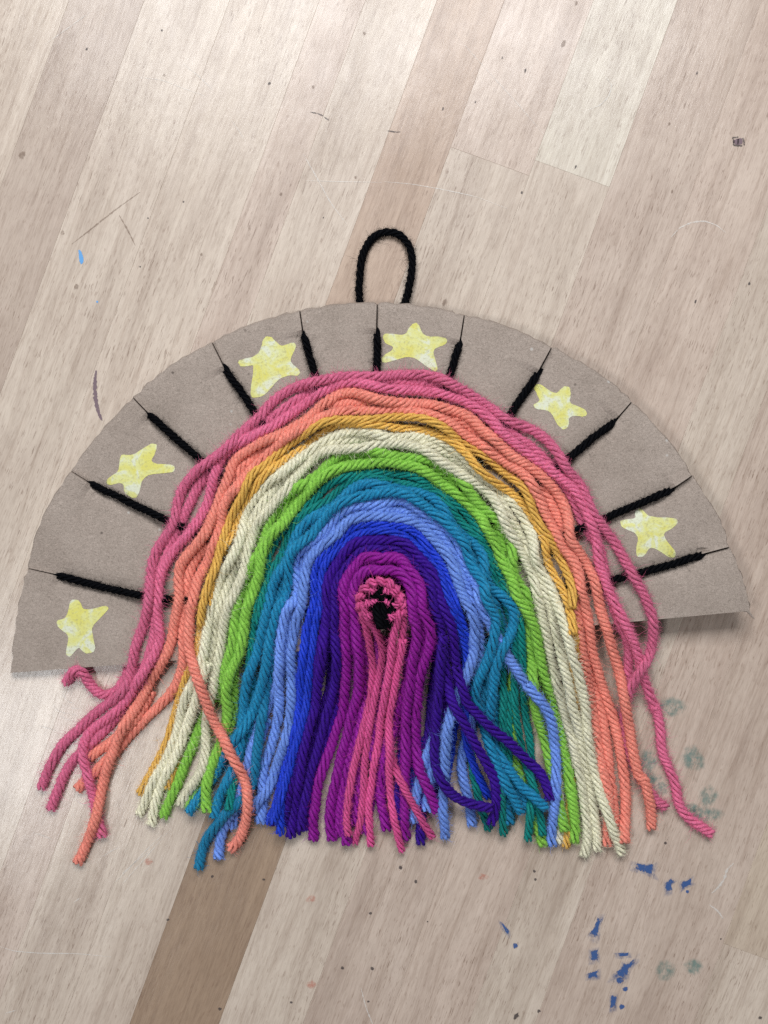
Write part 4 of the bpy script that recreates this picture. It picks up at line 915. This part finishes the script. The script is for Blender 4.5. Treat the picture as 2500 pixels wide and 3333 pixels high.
lay('pink', T('B1', (642, 1310), (602, 1130), (568, 950), (532, 830), (492, 690), (462, 570), (470, 460), (522, 370), (620, 290), (760, 200), (870, 90), 'A4', (232, 1480), (320, 1370), (390, 1250), (450, 1130), (478, 1030), (460, 920), (442, 800), (456, 680), (480, 540), (512, 430), (590, 290), (690, 170), (742, 100), 'A1', (622, 1420), (690, 1310), (740, 1220), (772, 1130), (792, 1030), (822, 930), (882, 840), (950, 770), (1020, 702), (1120, 650), (1220, 598), (1320, 520), (1420, 450), (1540, 360), (1659, 275), 'A2', (420, 335), (560, 300), (680, 275), (800, 298), (920, 300), (1050, 300), (1200, 310), (1340, 318), (1480, 352), 'A3', (250, 280), (350, 340), (450, 402), (540, 470), (622, 560), (720, 620), (820, 680), (892, 735), (962, 810), (1050, 880), (1130, 960), (1202, 1022), (1272, 1092), (1332, 1180), (1382, 1280), (1432, 1370), (1495, 1470),
               'B5', (430, 90), (440, 250), (475, 420), (560, 600), (622, 722), (692, 850), (742, 980), (782, 1100), (805, 1220), (842, 1340), (890, 1460), (950, 1600), 'R6', (950, 600), (1000, 690), (1020, 780), (1012, 880), (1032, 950), (1080, 1040), (1110, 1120), (1116, 1220), (1152, 1290), (1220, 1340), (1280, 1380), (1322, 1406)), weave=1)
lay('pink', T('B1', (95, 872), (130, 780), (190, 640), (250, 520), (330, 430), (440, 340), (540, 230), (640, 150), (760, 70), 'A4', (150, 1520), (205, 1400), (222, 1300), (235, 1180), (280, 1030), (330, 930), (358, 800), (374, 680), (366, 560), (366, 450), (386, 330), (432, 230), (520, 110), (590, 40), 'A1', (470, 1340), (512, 1200), (570, 1070), (640, 960), (740, 862), (830, 788), (920, 690), (1010, 592), (1120, 518), (1230, 440), (1330, 332), (1440, 242), (1560, 190), (1659, 150), 'A2', (420, 226), (560, 186), (700, 176), (800, 196), (900, 218), (1000, 214), (1120, 206), (1240, 210), (1350, 216), (1470, 232), (1570, 265), 'A3', (270, 160), (380, 216), (480, 280), (570, 350), (645, 430), (735, 490), (850, 540), (960, 592), (1042, 660), (1112, 740), (1172, 820), (1242, 900), (1320, 970), (1390, 1060), (1430, 1150), (1452, 1240), (1492, 1330), (1542, 1405),
               'B5', (510, 20), (580, 130), (640, 222), (702, 320), (782, 430), (842, 560), (882, 660), (912, 780), (906, 900), (882, 1020), (850, 1110), (790, 1200), (720, 1300), (672, 1430), 'R6', (805, 600), (790, 700), (805, 850), (862, 1020), (930, 1130), (990, 1215), (1045, 1248)), weave=0)
lay('coral', T('B1', (425, 1545), (470, 1440), (520, 1350), (592, 1150), (632, 900), (682, 700), (742, 550), (802, 380), (900, 200), (990, 90), 'A4', (340, 1530), (400, 1410), (470, 1300), (530, 1200), (572, 1080), (600, 950), (622, 830), (640, 720), (650, 600), (662, 470), (684, 370), (745, 300), (820, 215), (862, 130), (892, 30), 'A1', (790, 1320), (822, 1240), (862, 1150), (910, 1060), (958, 970), (992, 880), (1052, 812), (1150, 750), (1250, 680), (1350, 620), (1440, 562), (1550, 492), (1659, 450), 'A2', (400, 462), (500, 412), (600, 377), (700, 372), (800, 398), (900, 418), (1050, 420), (1200, 428), (1320, 436), (1450, 472), 'A3', (180, 378), (280, 412), (370, 482), (430, 545), (520, 605), (610, 660), (710, 735), (820, 800), (910, 866), (1000, 950), (1060, 1040), (1120, 1130), (1180, 1220), (1222, 1340), (1250, 1450),
                'A6', (1262, 150), (1335, 225), (1415, 325), (1460, 440), (1492, 570), (1516, 690), (1545, 820), (1580, 930), (1610, 1050), 'B5', (552, 1040), (582, 1160), (612, 1270), (632, 1400), (660, 1530), 'B4', (1512, 300), (1532, 420), (1552, 560), (1582, 700), (1622, 820), 'R6', (905, 1050), (932, 1130), (955, 1240), (966, 1375)), weave=1)
lay('coral', T('B2', (415, 1418), (462, 1390), (512, 1320), (545, 1200), (566, 1100), (572, 1000), (570, 900), (550, 800), (502, 700), (442, 620), (400, 530), (340, 400), (262, 260), (205, 130), 'A4', (850, 1520), (810, 1410), (775, 1300), (740, 1200), (730, 1100), (730, 1000), (736, 900), (750, 800), (770, 680), (780, 580), (792, 480), (842, 410), (900, 330), (932, 230), (982, 130), (1050, 40), 'A1', (910, 1320), (922, 1220), (970, 1140), (1030, 1060), (1080, 960), (1150, 880), (1250, 800), (1340, 722), (1440, 645), (1560, 590), (1659, 548), 'A2', (450, 552), (560, 502), (650, 482), (760, 508), (900, 520), (1050, 522), (1200, 538), (1350, 560), (1480, 585), 'A3', (200, 482), (300, 545), (400, 625), (500, 710), (600, 800), (690, 870), (790, 930), (888, 1000), (950, 1090), (1010, 1180), (1060, 1290), (1102, 1400), (1150, 1500), 'A6', (1165, 160), (1205, 260), (1260, 340), (1310, 430), (1342, 540), (1380, 660), (1402, 780), (1422, 880), (1440, 1000), (1452, 1130), (1480, 1250), (1512, 1350), (1552, 1480), (1590, 1600),
                'B4', (1360, 200), (1400, 350), (1422, 470), (1450, 620), (1470, 750), (1482, 880), (1490, 1000), (1482, 1100), (1472, 1230), (1470, 1355)), weave=0)
lay('mustard', T('A4', (900, 730), (942, 600), (962, 500), (990, 400), (1022, 290), (1072, 170), (1120, 70), 'A1', (970, 1500), (1000, 1400), (1042, 1300), (1082, 1220), (1132, 1160), (1200, 1080), (1270, 990), (1350, 910), (1440, 848), (1510, 780), 'A2', (210, 850), (330, 760), (450, 692), (560, 648), (660, 652), (780, 652), (900, 642), (1000, 645), (1100, 652), (1200, 658), (1320, 682), (1440, 722), (1540, 790),
                  'A3', (190, 680), (280, 742), (360, 830), (440, 900), (530, 960), (620, 1020), (690, 1062), (760, 1130), (820, 1210), (872, 1300), (925, 1375), (970, 1460), (1010, 1550), 'A6', (1010, 130), (1050, 260), (1090, 370), (1130, 470), (1172, 560), (1212, 650), (1240, 730), (1262, 830), (1280, 930), (1290, 1000)), weave=1)
lay('mustard', T('A4', (838, 920), (845, 850), (860, 740), (872, 640), (892, 530), (932, 430), (982, 330), (1012, 220), (1060, 110), 'A1', (955, 1445), (985, 1380), (1012, 1310), (1042, 1220), (1072, 1150), (1100, 1050), (1132, 950), (1190, 892), (1280, 848), (1350, 790), (1450, 722), (1560, 668), (1659, 612), 'A2', (350, 672), (450, 612), (550, 580), (650, 575), (750, 590), (880, 588), (1000, 577), (1100, 598), (1200, 592), (1320, 598), (1430, 626), (1540, 672),
                  'A3', (220, 572), (290, 650), (380, 712), (470, 772), (550, 850), (605, 925), (665, 970), (740, 1002), (820, 1062), (880, 1130), (922, 1210), (962, 1300), (1002, 1390), (1050, 1460), (1090, 1540), 'A6', (1122, 260), (1152, 360), (1202, 430), (1252, 510), (1280, 605), (1275, 690), (1278, 770)), weave=0)
